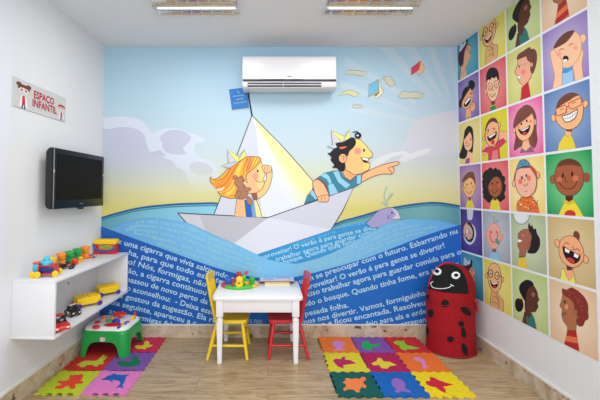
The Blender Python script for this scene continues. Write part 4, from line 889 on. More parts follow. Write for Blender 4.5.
def sgtext(txt, u0, u1, v, sz):
    cu = bpy.data.curves.new('t', 'FONT'); cu.body = txt; cu.size = 1; cu.offset = .03; cu.resolution_u = 2
    o = bpy.data.objects.new('t', cu); C.objects.link(o); dg = bpy.context.evaluated_depsgraph_get(); dg.update()
    me = bpy.data.meshes.new_from_object(o.evaluated_get(dg)); V = [q.co.copy() for q in me.vertices]; F = [list(p.vertices) for p in me.polygons]
    bpy.data.objects.remove(o); bpy.data.curves.remove(cu); bpy.data.meshes.remove(me)
    w0 = min(q.x for q in V); w1 = max(q.x for q in V)
    a.mb.add([QLf(*PS(u0+(q.x-w0)/(w1-w0)*(u1-u0), v-q.y*sz), a.off) for q in V], F, printed(rd))
sgtext('ESPAÇO', .35, .74, .47, .38); sgtext('INFANTIL', .33, .80, .79, .38)
up(a.build('lettering'))
def figure(u, v, k, hairc, girl):
    a = Art(PS, QLf, None, 0, .0006, .00012)
    def E(x, y, rx, ry, c): a.ell(u+x*k, v+y*k*1.7, rx*k, ry*k*1.7, c)
    def Pp(pts, c): a.poly([(u+x*k, v+y*k*1.7) for x, y in pts], c)
    Pp([(-.06, .1), (.06, .1), (.1, .42), (-.1, .42)], (232, 232, 236)); Pp([(-.03, .1), (.03, .1), (.035, .36), (-.035, .36)], (206, 40, 50))
    Pp([(-.04, .36), (-.01, .36), (-.015, .46), (-.045, .46)], (60, 60, 110)); Pp([(.04, .36), (.01, .36), (.015, .46), (.045, .46)], (60, 60, 110))
    E(0, -.08, .12, .12, (246, 214, 190)); E(-.05, -.06, .03, .035, (90, 140, 200)); E(.05, -.06, .03, .035, (90, 140, 200))
    Pp([(-.14, -.06), (-.13, -.18), (-.04, -.22), (.05, -.22), (.13, -.17), (.14, -.06), (.08, -.12), (-.06, -.13)], hairc)
    if girl: E(-.11, -.2, .06, .06, hairc); E(.11, -.2, .06, .06, hairc)
    a.line([(u-.03*k, v), (u+.03*k, v+.01)], (190, 60, 60), .008)
    up(a.build('painted_figure'))
figure(.18, .43, .72, (110, 66, 50), True); figure(.90, .55, .54, (190, 40, 50), False)
# ================================================================== WALL SHELF
SN, SF = 2.200, 3.215                     # near and far end
nf = atY(56.3, 280, SN); zs1 = nf.z; zs0 = atY(56, 339, SN).z
dep = nf.x-XL(SN)
t = thing('wall_shelf', 'white open two-level wall shelf holding toys on the left wall', 'shelf', ((XL(SN)+XL(SF))/2, (SN+SF)/2, zs0), -aL)
ly = (SF-SN)/math.cos(aL)/2; H = zs1-zs0; sw = mat((232, 233, 237), .4)
x0, x1 = .0005, dep
for nm, a_ in (('top_board', (x0, x1, -ly, ly, H-.018, H)), ('lower_board', (x0, x1, -ly, ly, 0, .02)), ('end_panel', (x0, x1-.0005, -ly+.0003, -ly+.018, .02, H-.018)), ('end_panel', (x0, x1-.0005, ly-.018, ly-.0003, .02, H-.018)), ('back_panel', (x0, x0+.006, -ly+.018, ly-.018, .02, H-.018))):
    MB().box(*a_, .0012).build(nm, sw, t)
MB().cyl((x0+.006, .05, H*.55), (x0+.009, .05, H*.55), .007, seg=12).build('screw_cap', mat((90, 84, 80), .6), t)
# ================================================================== TABLE
tz = .506; X0, X1, Y0, Y1 = -.452, .218, 2.735, 3.215
X0 = atZ(211.8, 297.2, tz).x; X1 = atZ(303.4, 297.2, tz).x; Y0 = atZ(257, 297.2, tz).y
t = thing('play_table', 'white wooden children table with turned legs against the mural', 'table', ((X0+X1)/2, (Y0+Y1)/2, 0))
w, d = (X1-X0)/2, (Y1-Y0)/2; tw = mat((240, 240, 242), .3, coat=.25)
m = MB(); r = .03; op = []
for sx_, sy_, a0 in ((1, 1, 0), (-1, 1, 90), (-1, -1, 180), (1, -1, 270)):
    for k in range(5):
        q = math.radians(a0+k*22.5); op.append((sx_*(w-r)+r*math.cos(q), sy_*(d-r)+r*math.sin(q)))
m.prism(op, 'z', tz-.028, tz, bev=.006); m.build('tabletop', tw, t, smooth=40)
m = MB(); az0, az1 = tz-.125, tz-.028
for s_ in (-1, 1): m.box(-w+.05, w-.05, s_*(d-.045)-.009, s_*(d-.045)+.009, az0, az1, .002); m.box(s_*(w-.045)-.009, s_*(w-.045)+.009, -d+.05, d-.05, az0, az1, .002)
m.build('apron', tw, t)
for sx_ in (-1, 1):
    for sy_ in (-1, 1):
        cx, cy = sx_*(w-.055), sy_*(d-.045); m = MB()
        m.box(cx-.027, cx+.027, cy-.027, cy+.027, az0-.03, az1, .004)
        m.lathe([(.020, az0-.028), (.015, az0-.036), (.019, az0-.044), (.026, az0-.052), (.027, az0-.062), (.024, az0-.07)][::-1], 20, None, (cx, cy, 0))
        bm = bmesh.new(); bmesh.ops.create_cube(bm, size=1)
        zt_ = az0-.066
        for vv in bm.verts:
            k = .023 if vv.co.z > 0 else .016; vv.co = Vector((cx+math.copysign(k, vv.co.x), cy+math.copysign(k, vv.co.y), zt_ if vv.co.z > 0 else 0))
        bmesh.ops.bevel(bm, geom=[e for e in bm.edges], offset=.004, segments=2, affect='EDGES'); m.addbm(bm)
        m.build('leg', tw, t)
TABLE = (X0, X1, Y0, Y1)
# ================================================================== CHAIRS
def chair(name, label, rgb, x, y, face, back_tint):
    """face=+1 looks to +x"""
    t = thing(name, label, 'chair', (x, y, 0), 0 if face > 0 else PI, 'small painted chairs at the table')
    M_ = mat(rgb, .35, coat=.3); sh = .298
    m = MB(); sp_ = [(.14, -.115), (.148, 0), (.14, .115), (.11, .138), (0, .142), (-.10, .13), (-.13, .10), (-.134, 0), (-.13, -.10), (-.10, -.13), (0, -.142), (.11, -.138)]
    m.prism(spline(sp_, 3), 'z', sh-.026, sh, bev=.007); m.build('seat', M_, t, smooth=45)
    L4 = {}
    for nm, (tx, ty, bx, by) in {'fr': (.10, -.10, .142, -.148), 'fl': (.10, .10, .142, .148), 'rr': (-.095, -.095, -.165, -.148), 'rl': (-.095, .095, -.165, .148)}.items():
        a_, b_ = Vector((tx, ty, sh-.02)), Vector((bx, by, 0)); L4[nm] = (a_, b_)
        m = MB(); m.tube([a_, a_.lerp(b_, .3), a_.lerp(b_, .6), b_], [.0125, .0155, .0145, .0115], 14); m.build('leg', M_, t, smooth=60)
    def at(nm, z): a_, b_ = L4[nm]; return a_.lerp(b_, (a_.z-z)/a_.z)
    for p_, q_, z in (('fr', 'rr', .10), ('fl', 'rl', .10), ('fr', 'fl', .155), ('rr', 'rl', .155)):
        A_, B_ = at(p_, z), at(q_, z); MB().tube([A_, A_.lerp(B_, .5), B_], [.009, .0115, .009], 12).build('stretcher', M_, t, smooth=60)
    # back: two outer posts, spindles, curved crest rail
    def bp(y_, z): return Vector((-.112-(z-sh)*.20-.02*(1-(y_/.13)**2)*0, y_, z))
    for s_ in (-1, 1):
        m = MB(); m.tube([bp(s_*.105, sh-.01), bp(s_*.118, sh+.15), bp(s_*.125, sh+.30)], [.012, .0125, .010], 12); m.build('back_post', M_, t, smooth=60)
    for y_ in (-.04, .04):
        m = MB(); P = [bp(y_*.9, sh-.008), bp(y_, sh+.14), bp(y_*1.1, sh+.275)]
        for (za, zb2) in ((0, 1), (1, 2)): 
            a_, b_ = P[za], P[zb2]; m.tube([a_, a_.lerp(b_, .5), b_], [.0075, .010, .0085], 10)
        m.build('spindle', M_, t, smooth=60)
    m = MB(); cols = 13; top, bot = [], []
    vs_ = []; fs = []
    for i in range(cols):
        u = -1+2*i/(cols-1); y_ = u*.15; zc = sh+.268; hgt = .075*(1-.32*u*u); lo = zc-.01+.012*u*u
        for k, (dx, z) in enumerate(((-.009, lo), (-.009, lo+hgt), (.009, lo+hgt), (.009, lo))):
            b_ = bp(y_, z); vs_.append((b_.x+dx-.018*(1-u*u)+.006, y_, z))
    for i in range(cols-1):
        for k in range(4): fs.append([i*4+k, i*4+(k+1) % 4, i*4+4+(k+1) % 4, i*4+4+k])
    fs += [[0, 1, 2, 3], [4*(cols-1)+k for k in (3, 2, 1, 0)]]
    m.add(vs_, fs); o = m.build('crest_rail', mat(back_tint, .4, coat=.2), t, smooth=50)
    bv = o.modifiers.new('b', 'BEVEL'); bv.width = .004; bv.segments = 2
    return t
yc = (atZ(247, 360, 0).y+.148+.148*0)
nx = (atZ(207.3, 359, 0).x+atZ(247.3, 360, 0).x)/2
chair('wooden_chair', 'yellow painted wooden child chair at the left end of the table', (246, 208, 20), nx+.012, yc, 1, (240, 202, 40))
nx2 = (atZ(267.6, 358.6, 0).x+atZ(309.4, 358, 0).x)/2
chair('wooden_chair', 'red painted wooden child chair at the right end of the table', (206, 28, 40), nx2-.012, yc+.005, -1, (206, 40, 60))
# ================================================================== ACTIVITY TABLE (green)
gx, gy = -1.272, 3.0; gw, gd, gh = .188, .165, .187
t = thing('activity_table', 'green and white toddler activity table on the left foam mat under the shelf', 'toy activity table', (gx, gy, .0126), -.06)
green = mat((14, 158, 70), .35, coat=.2)
def rr_(u, w_, d_, r_):
    """perimeter point of a rounded rectangle, u in 0..1"""
    segs = []; per = []
    s1, s2, ar = 2*(w_-r_), 2*(d_-r_), PI*r_/2
    tot = 2*s1+2*s2+4*ar; q = (u % 1)*tot
    for k, (ln_, kind) in enumerate(((s1, 'b'), (ar, 'c1'), (s2, 'r'), (ar, 'c2'), (s1, 't'), (ar, 'c3'), (s2, 'l'), (ar, 'c4'))):
        if q <= ln_ or k == 7:
            f = q/ln_
            if kind == 'b': return (-w_+r_+f*s1, -d_)
            if kind == 'r': return (w_, -d_+r_+f*s2)
            if kind == 't': return (w_-r_-f*s1, d_)
            if kind == 'l': return (-w_, d_-r_-f*s2)
            c = {'c1': (w_-r_, -d_+r_, -90), 'c2': (w_-r_, d_-r_, 0), 'c3': (-w_+r_, d_-r_, 90), 'c4': (-w_+r_, -d_+r_, 180)}[kind]
            an = math.radians(c[2]+90*f); return (c[0]+r_*math.cos(an), c[1]+r_*math.sin(an))
        q -= ln_
N = 176; vs_ = []; fs = []; K = 7
for i in range(N):
    px0, py0 = rr_(i/N, gw, gd, .055)
    # arch in each side
    fx, fy = abs(px0)/gw, abs(py0)/gd
    e = fx if abs(abs(py0)-gd) < .012 else (fy if abs(abs(px0)-gw) < .012 else 1)
    hb = .115*max(0, 1-(e/.66)**5)**(.5) if e < .66 else 0
    for k in range(K+1):
        z = hb+(gh-hb)*k/K; s_ = 1.07-.09*(z/gh)
        vs_.append((px0*s_, py0*s_, z))
for i in range(N):
    j = (i+1) % N
    for k in range(K): fs.append([i*(K+1)+k, j*(K+1)+k, j*(K+1)+k+1, i*(K+1)+k+1])
m = MB(); m.add(vs_, fs)
rim = [i*(K+1)+K for i in range(N)]; o0 = len(m.v)
m.v += [(m.v[i][0]*.97, m.v[i][1]*.97, gh+.008) for i in rim]
for i in range(N): m.f.append([rim[i], rim[(i+1) % N], o0+(i+1) % N, o0+i]); m.m.append(0)
m.f.append([o0+i for i in range(N)]); m.m.append(0)
o = m.build('table_base', green, t, smooth=50)
so = o.modifiers.new('s', 'SOLIDIFY'); so.thickness = .008; so.offset = -1
m = MB(); wt = mat((236, 236, 234), .35)
lay = []
for z, s_ in ((gh+.008, .955), (gh+.02, .945), (gh+.03, .90), (gh+.034, .80)): lay.append((z, s_))
vs_ = []
for z, s_ in lay: vs_ += [(rr_(i/N, gw, gd, .075)[0]*s_, rr_(i/N, gw, gd, .075)[1]*s_, z) for i in range(N)]
fs = [[a_*N+i, a_*N+(i+1) % N, (a_+1)*N+(i+1) % N, (a_+1)*N+i] for a_ in range(len(lay)-1) for i in range(N)]+[[(len(lay)-1)*N+i for i in range(N)], list(range(N))[::-1]]
m.add(vs_, fs); m.build('play_tray', wt, t, smooth=50)
zt_ = gh+.033
def tp(px, py):
    p = atZ(px, py, .010+zt_+.01); return (p.x-gx)*math.cos(.06)-(p.y-gy)*math.sin(.06)+0, (p.x-gx)*math.sin(.06)+(p.y-gy)*math.cos(.06)
def knob(name, px, py, rx, ry, h_, c, shp='lathe'):
    x, y = tp(px, py); m = MB()
    if shp == 'lathe': m.lathe([(1, 0), (1, h_*.6), (.85, h_*.9), (.5, h_)], 20, None, (x, y, zt_-.004), rx, ry)
    elif shp == 'box': m.box(x-rx, x+rx, y-ry, y+ry, zt_-.004, zt_+h_, .003)
    m.build(name, mat(c, .35), t, smooth=45)
rd_, bl_c, yl, gn, og = (214, 30, 36), (30, 60, 170), (246, 204, 30), (30, 160, 80), (244, 120, 30)
knob('red_pad', 113, 323.8, .072, .045, .010, rd_)
knob('button', 96.2, 326.6, .028, .018, .02, rd_); knob('button', 97.6, 322, .026, .020, .02, (190, 30, 40)); knob('button', 104, 317.6, .017, .014, .03, og)
knob('button', 109, 321, .028, .018, .022, gn); knob('dial', 116, 321.4, .034, .022, .028, bl_c); knob('button', 112.6, 317.8, .02, .016, .022, (232, 150, 60))
x, y = tp(119.6, 317.2); m = MB(); ring = [(x+.048*math.cos(k*PI/12), y+.03*math.sin(k*PI/12), zt_+.034) for k in range(24)]
m.tube(ring+[ring[0]], .009, 10); m.tube([(x-.04, y, zt_+.034), (x+.04, y, zt_+.034)], .006, 8); m.cyl((x, y, zt_-.003), (x, y, zt_+.034), .012, .009); m.build('steering_wheel', mat((222, 40, 30), .35), t, smooth=60)
knob('piano_key', 119.4, 326.2, .010, .022, .012, (40, 70, 190), 'box'); knob('piano_key', 122, 324.9, .010, .022, .012, yl, 'box'); knob('piano_key', 125.4, 323, .010, .022, .012, (60, 90, 200), 'box')
knob('button', 127.6, 321.4, .018, .012, .014, (200, 30, 60)); knob('lever', 133.4, 318.6, .010, .022, .03, yl, 'box'); knob('button', 134.6, 316.6, .013, .01, .05, rd_)
m = MB(); m.prism([(-.02, .125), (.0, .118), (.02, .125), (.018, .15), (-.018, .15)], 'y', -gd*1.045, -gd*.9)
m.v = [(q[0], q[1], q[2]) for q in m.v]; m.build('badge', mat((226, 200, 200), .4), t)
# ================================================================== LADYBUG HAMPER
bx_, by_ = 1.497, 2.998; RX, RY = .188, .165
t = thing('ladybug_hamper', 'red pop-up laundry hamper shaped like a smiling ladybird with black spots', 'toy hamper', (bx_, by_, 0))
redf = fabric((158, 14, 28), .8, .25, 90, 'red_nylon'); blackf = fabric((26, 26, 28), .95, .3, 160, 'black_felt'); whitef = mat((238, 238, 238), .7)
HB = .70
def hamper_verts(grow=0.0):
    seg, vs_ = 48, []
    rows = []
    for z, s_ in ((0, .96), (.012, 1.0), (.03, 1.01), (.10, .985), (.14, 1.0), (.145, 1.005), (.2, .985), (.3, .98), (.4, .985), (.44, .985)): rows.append((z, s_))
    for k in range(1, 15):
        a_ = k/14*PI/2; rows.append((.44+(HB-.44)*math.sin(a_), .985*(max(.0, math.cos(a_))**.85)))
    for z, s_ in rows:
        for i in range(seg):
            q = 2*PI*i/seg; wob = 1+.006*math.sin(5*q+z*20)
            lean = .01*z+.026*max(0, z-.44)/.26; vs_.append((math.cos(q)*(RX+grow)*max(s_, .02)*wob+lean, math.sin(q)*(RY+grow)*max(s_, .02)*wob, z+(grow if z > .5 else 0)))
    n_ = len(rows); fs = [[i*seg+k, i*seg+(k+1) % seg, (i+1)*seg+(k+1) % seg, (i+1)*seg+k] for i in range(n_-1) for k in range(seg)]
    fs += [list(range(seg))[::-1], list(range((n_-1)*seg, n_*seg))]
    return vs_, fs
V_, F_ = hamper_verts(); m = MB(); m.add(V_, F_); m.build('fabric_body', redf, t, smooth=70)
bm = bmesh.new(); [bm.verts.new(Vector(q)+Vector((bx_, by_, 0))) for q in V_]; bm.verts.ensure_lookup_table()
for f in F_: bm.faces.new([bm.verts[i] for i in f])
bvh = BVHTree.FromBMesh(bm); bm.free()
def decal(px_pts, name, m_, lift=.003, rings=5, parent=t, org=None):
    """shape cut from cloth and laid over the curved body"""
    cx_ = sum(p[0] for p in px_pts)/len(px_pts); cy_ = sum(p[1] for p in px_pts)/len(px_pts)
    n_ = len(px_pts); V = []
    def nrm(h):
        q = h-Vector((bx_, by_, 0)); dz_ = max(0, q.z-.44)
        return Vector((q.x/RX**2, q.y/RY**2, dz_/(HB-.44)**2)).normalized()
    def hit(x, y):
        r_ = ray(x, y).normalized(); h_ = bvh.ray_cast(O, r_)
        if h_[0] is None:
            h2 = bvh.find_nearest(O+r_*((Vector((bx_, by_, .3))-O).dot(r_))); return h2[0]+nrm(h2[0])*lift
        return h_[0]+nrm(h_[0])*lift
    V.append(hit(cx_, cy_))
    for k in range(1, rings+1):
        for (x, y) in px_pts: V.append(hit(cx_+(x-cx_)*k/rings, cy_+(y-cy_)*k/rings))
    F = [[0, 1+i, 1+(i+1) % n_] for i in range(n_)]
    for k in range(rings-1): F += [[1+k*n_+i, 1+(k+1)*n_+i, 1+(k+1)*n_+(i+1) % n_, 1+k*n_+(i+1) % n_] for i in range(n_)]
    mm = MB(); mm.add([v-Vector((bx_, by_, 0)) for v in V], F); o = mm.build(name, m_, parent, smooth=80)
    so = o.modifiers.new('s', 'SOLIDIFY'); so.thickness = .0025; so.offset = 0
    return o
def epts(x, y, rx, ry, rot=0, n_=18): return [(x+rx*math.cos(2*PI*i/n_)*math.cos(rot)-ry*math.sin(2*PI*i/n_)*math.sin(rot), y+rx*math.cos(2*PI*i/n_)*math.sin(rot)+ry*math.sin(2*PI*i/n_)*math.cos(rot)) for i in range(n_)]
facep = spline([(427.4, 287.5), (429.6, 279.5), (434, 272), (440.6, 267), (447, 265), (453.6, 265.8), (459.6, 269), (464, 275), (467, 283.4), (468, 293), (461, 293.4), (450, 292.8), (440, 291.4), (433, 289.6)], 4)
decal(facep, 'face', blackf, .004, 7)
for x, y in ((437.8, 272.3), (455.3, 275.8)):
    o = decal(epts(x, y, 4.1, 3.5), 'eye', whitef, .010, 3); decal(epts(x+.2, y-.1, 2.0, 1.6), 'pupil', blackf, .0135, 2, o)
sm = spline([(431.6, 283), (433, 287), (437, 288.4), (443, 288.6), (449, 287.4), (451.6, 285.2)], 4, False)
def ribbon(pts, w_):
    up_ = [(x, y-w_/2) for x, y in pts]; dn = [(x, y+w_/2) for x, y in pts]; return up_+dn[::-1]
def strip(pts, w_, name, m_, lift):
    V = []
    for i, (x, y) in enumerate(pts):
        a_ = pts[max(0, i-1)]; b_ = pts[min(len(pts)-1, i+1)]; dx, dy = b_[0]-a_[0], b_[1]-a_[1]; d_ = math.hypot(dx, dy)
        for s_ in (-1, 1):
            r_ = ray(x-dy/d_*w_/2*s_, y+dx/d_*w_/2*s_).normalized(); h_ = bvh.ray_cast(O, r_); q_ = h_[0]-Vector((bx_, by_, 0)); V.append(q_+Vector((q_.x/RX**2, q_.y/RY**2, max(0, q_.z-.44)/(HB-.44)**2)).normalized()*lift)
    F = [[2*i, 2*i+1, 2*i+3, 2*i+2] for i in range(len(pts)-1)]
    return V, F
mm = MB()
for pts in (sm, [(431, 283.8), (434, 281.8)], [(450, 284.4), (453.4, 286.2)]):
    V, F = strip(pts, .65, '', None, .0095); mm.add(V, F)
mm.build('smile', whitef, t, smooth=80)
for (x, y, rx, ry, rot) in ((445, 303.4, 3.7, 3.6, 0), (431, 313.2, 2.6, 3.9, 0), (465.6, 311, 5.8, 3, .7), (461, 323.7, 2.8, 2.8, 0), (463.4, 332.4, 2.3, 5.4, -.15), (450.3, 339, 3.1, 2.9, 0), (464.6, 349.2, 2.6, 6, -.3), (427.4, 331, 1.5, 4.2, 0), (428, 297, 1.3, 2.6, 0)):
    decal(epts(x, y, rx*1.06, ry*1.06, rot), 'spot', blackf, .003, 3)
m = MB(); pts = []
for i in range(33):
    q = -PI*.12+PI*1.12*i/32; pts.append((math.cos(q)*.178*.99+.006, .02, .44+.262*max(0, math.sin(q)) if math.sin(q) > 0 else .44+.1*math.sin(q)))
m.tube(pts, .006, 8); m.build('seam_rim', mat((200, 24, 40), .6), t, smooth=60)
m = MB(); m.tube([(math.cos(2*PI*k/40)*RX*1.01, math.sin(2*PI*k/40)*RY*1.01, .008) for k in range(41)], .006, 8); m.build('bottom_hoop', mat((150, 14, 26), .6), t, smooth=60)
for zz in (.145, .40):
    m = MB(); m.tube([(math.cos(2*PI*k/40)*RX*.995+.01*zz, math.sin(2*PI*k/40)*RY*.995, zz+.004*math.sin(k*.7)) for k in range(41)], .0035, 8); m.build('seam', mat((140, 14, 26), .7), t, smooth=60)
m = MB(); m.box(.15, .19, -.075, -.06, .33, .41, .006); m.tube([(.12, -.125, .44), (.16, -.11, .40), (.17, -.10, .33)], .006, 8); m.build('carry_strap', mat((190, 24, 40), .6), t, smooth=60)
# ================================================================== FOAM PUZZLE MATS
def foam(rgb):
    t_ = NT('eva_foam', .85, .25); co = t_.n('ShaderNodeTexCoord'); nz = t_.n('ShaderNodeTexNoise'); nz.inputs['Scale'].default_value = 160
    t_.l(co.outputs['Object'], nz.inputs['Vector']); r_ = t_.ramp(nz.outputs[0], [(.3, tuple(v*.9 for v in rgb)), (.7, tuple(min(255, v*1.05) for v in rgb))]); t_.l(r_.outputs[0], t_.b.inputs['Base Color'])
    bp = t_.n('ShaderNodeBump'); bp.inputs['Strength'].default_value = .2; bp.inputs['Distance'].default_value = .002; t_.l(nz.outputs[0], bp.inputs['Height']); t_.l(bp.outputs[0], t_.b.inputs['Normal']); return t_.m
MT = .010
def tooth(t_, amp=.0062, n_=8):
    """interlocking edge profile, t in 0..1"""
    if t_ <= .04 or t_ >= .96: return 0
    q = ((t_-.04)/.92*n_) % 1; s_ = 1 if int((t_-.04)/.92*n_) % 2 == 0 else -1
    e = min(q, 1-q); return s_*amp*min(1, e/.16) if e < .16 else s_*amp
def tile_outline(S, g=.0006, ky=1):
    pts = []; n_ = 100
    for i in range(n_): u = i/n_; pts.append((g+u*(S-2*g), g+tooth(u)))
    for i in range(n_): u = i/n_; pts.append((S-g+tooth(u), g+u*(S-2*g)))
    for i in range(n_): u = 1-i/n_; pts.append((g+u*(S-2*g), S-g+tooth(u)))
    for i in range(n_): u = 1-i/n_; pts.append((g+tooth(u), g+u*(S-2*g)))
    return [(a_, b_*ky) for a_, b_ in pts]
def mat_tile(x, y, S, rgb, inlay, irgb, label, rz, ilab, group, ky=1):
    """(x,y) near-left corner"""
    t_ = thing('foam_mat_tile', label, 'play mat tile', (x, y, 0), rz, group)
    MB().prism(tile_outline(S, .0006, ky), 'z', .0005, MT).build('foam_square', foam(rgb), t_, smooth=30)
    c, s_ = math.cos(rz), math.sin(rz); fm = foam(irgb)
    for k, (pts, sm_) in enumerate(inlay):
        loc = []
        for px, py in pts:
            p = atZ(px, py, MT); dx, dy = p.x-x, p.y-y; loc.append((dx*c+dy*s_, -dx*s_+dy*c))
        MB().prism(loc, 'z', .002, MT+.0022+.0002*k).build(ilab, fm, t_, smooth=30)
# right mat 3x3
S = .2915
br = atZ(476, 397.6, 0); bl = atZ(338.2, 398, 0)
S = (br.x-bl.x)/3; KY = (DB-.026-bl.y)/3/S; 
RM = bl
cells = {
 (0, 0): ((16, 92, 84), [([(342.6, 382.6), (346, 380.6), (345, 378.6), (348.6, 378.4), (350.8, 379.4), (356, 378.4), (359.6, 379.4), (361.6, 377.2), (365, 377.2), (366, 380), (362.8, 382), (364.4, 384.8), (366.8, 386.2), (365, 388.4), (361.8, 387), (359.2, 390.4), (360, 392), (356.6, 392.4), (353.8, 389.8), (348.6, 389.2), (344, 391.2), (343.2, 388.8), (346.2, 386.6), (345.8, 384.2)], True)], (250, 132, 72), 'dark green foam tile with orange turtle inlay, near left corner of the right mat', 'turtle_inlay'),
 (1, 0): ((24, 100, 184), [([(391, 382.2), (393.4, 378.6), (398, 378.4), (403.6, 381.4), (405.8, 385), (404.6, 388.4), (408, 390), (411.6, 392.4), (406.8, 392), (402.4, 391.2), (398, 392.8), (394.6, 391.8), (396.6, 388.6), (393, 386.4)], True)], (146, 106, 190), 'blue foam tile with purple fish inlay in the front row of the right mat', 'fish_inlay'),
 (2, 0): ((240, 212, 30), [([(425.4, 381.6), (430.4, 381), (429.8, 377.2), (434, 377.8), (439.6, 380.8), (446, 383), (453, 384.6), (447, 386.2), (442.6, 386.6), (445.4, 389.6), (446, 393.2), (440.6, 391), (435.6, 387.2), (431, 386.6), (427, 384.6)], True)], (206, 36, 62), 'yellow foam tile with red butterfly inlay at the near right corner of the right mat', 'butterfly_inlay'),
 (0, 1): ((222, 208, 52), [([(333, 360.4), (336, 358.8), (340.6, 359.4), (342.4, 357.2), (345.2, 356.8), (345, 360), (350, 360.2), (356, 363.4), (350, 364.2), (343, 365.2), (343.8, 368.4), (338.4, 367), (335.2, 363.8)], True)], (186, 40, 92), 'yellow foam tile with crimson bird inlay in the middle row of the right mat', 'bird_inlay'),
 (1, 1): ((182, 32, 88), [([(371.6, 363.4), (376.4, 361.4), (378, 358), (381, 358.4), (383.8, 361.6), (389.6, 362), (396.6, 365.2), (390, 366.2), (387.6, 368.6), (381.6, 368.2), (379, 365), (373.4, 365.4)], True)], (226, 210, 56), 'crimson foam tile with yellow butterfly inlay at the centre of the right mat', 'butterfly_inlay'),
 (2, 1): ((246, 118, 50), [([(413, 358.2), (417.4, 357), (422.6, 358.8), (425.4, 362), (425.2, 365.6), (429, 366.8), (425.4, 367.8), (424.2, 369.6), (422.2, 367.4), (422.4, 364.4), (419.6, 361.4), (415.6, 360.4)], True)], (220, 140, 200), 'orange foam tile with lilac dolphin inlay in the middle row of the right mat', 'dolphin_inlay'),
 (0, 2): ((246, 124, 52), [([(332, 343), (334.8, 341.2), (340, 341), (344, 342.6), (344.6, 345.4), (341.6, 347.2), (345.4, 350), (340, 349.6), (334.2, 350.8), (336.6, 347.4), (333, 345.8)], True)], (214, 142, 206), 'orange foam tile with lilac octopus inlay at the far left of the right mat', 'octopus_inlay'),
 (1, 2): ((134, 84, 170), [([(361.6, 345.4), (363, 341.6), (367, 341), (370, 342.4), (368.6, 344.6), (374, 344.4), (380.6, 343.6), (377.4, 347), (371, 348), (372.4, 350.4), (366.2, 349.6), (362.4, 348)], True)], (40, 172, 92), 'purple foam tile with green duck inlay in the far row of the right mat', 'duck_inlay'),
 (2, 2): ((210, 44, 56), [([(393.4, 342.2), (396.8, 340.8), (400.2, 341.4), (404.4, 340.8), (404.6, 343.4), (407.4, 345.6), (413.6, 346.8), (419.6, 348.4), (412.6, 349.4), (407.6, 349), (405.2, 350.6), (400.4, 348.6), (399.4, 345.4), (395.2, 344.2)], True)], (150, 208, 44), 'red foam tile with lime frog inlay beside the hamper', 'frog_inlay')}
for (i, j), (rgb, inl, irgb, lab, il) in cells.items():
    mat_tile(RM.x+i*S, RM.y+j*S*KY, S, rgb, inl, irgb, lab, 0, il, 'right play mat tiles', KY)
# left mat 2x3
bl2 = atZ(35, 394.6, 0); br2 = atZ(126, 395.6, 0); fr2 = atZ(166.6, 337.6, 0)
rzL = -math.atan2(fr2.x-br2.x, fr2.y-br2.y); S2 = (br2.x-bl2.x)/2; K2 = (DB-.03-br2.y)/3/S2
LX, LY = br2.x-2*S2*math.cos(rzL), br2.y-2*S2*math.sin(rzL)
def ov(x, y, rx, ry, rot=0, n_=16): return [(x+rx*math.cos(2*PI*k/n_)*math.cos(rot)-ry*math.sin(2*PI*k/n_)*math.sin(rot), y+rx*math.cos(2*PI*k/n_)*math.sin(rot)+ry*math.sin(2*PI*k/n_)*math.cos(rot)) for k in range(n_)]
bear = spline([(69, 379.4), (69.4, 376.6), (70.8, 375), (72.6, 375.6), (75.4, 374.9), (78.2, 375.2), (81, 374.3), (83, 375.2), (82.6, 377.6), (81.6, 379.6), (79.2, 381), (82.4, 381.2), (83, 383), (79, 384), (75.4, 383.8), (75, 385.6), (75.4, 388), (72.6, 388.9), (69.6, 388), (69, 386.2), (65.4, 386.4), (62.6, 388.6), (57, 388.8), (54.6, 387.6), (58.4, 386), (61.4, 385.2), (60.8, 383.4), (57.6, 382.6), (59, 380.8), (64, 381.4)], 3)
dolph = spline([(101.4, 379.8), (104.6, 378), (108.4, 375.9), (112, 375), (113.6, 373.6), (117, 374.8), (122, 375.2), (129.6, 374.7), (126.4, 376.4), (125.4, 379.4), (124, 382.6), (122.4, 385.4), (123.2, 388.6), (120, 387.2), (115.6, 388), (118.6, 385.8), (120.4, 383.6), (119.2, 381.2), (115.8, 380.2), (112.6, 379.9), (112.4, 382.4), (109.4, 380.4), (105, 379.9)], 3)
rabbit = spline([(76.6, 365.2), (79.6, 363.4), (82.6, 361.6), (87, 360.8), (93, 361.2), (97, 360.4), (100.6, 357.6), (103.4, 355), (104.6, 355.4), (102.6, 358.8), (105.2, 356.6), (107, 356.4), (105.2, 359.2), (103, 361.2), (104, 362.8), (101.8, 364.4), (98.6, 364.4), (97.8, 366.2), (94, 366), (92.4, 364.8), (86.6, 365.2), (85, 366.8), (79.6, 366.8), (80, 365.4)], 3)
duck = spline([(117, 363.4), (118.6, 361.4), (122.6, 361), (127, 361.8), (131.4, 361.2), (132.6, 359.6), (130.6, 358.4), (132, 356.8), (136, 356.6), (139.4, 357.6), (138.4, 359.4), (140.8, 361.6), (139.6, 364.4), (135.4, 366.2), (128, 367), (121.6, 366.4)], 3)
bird = spline([(134.6, 346.8), (137.4, 345.6), (141, 346), (144, 344.8), (144.4, 342), (147.4, 341), (149.4, 343.4), (149, 345), (152.8, 345), (150.6, 346.6), (146.8, 347.6), (144.6, 349.4), (141, 348.6), (138, 349)], 3)
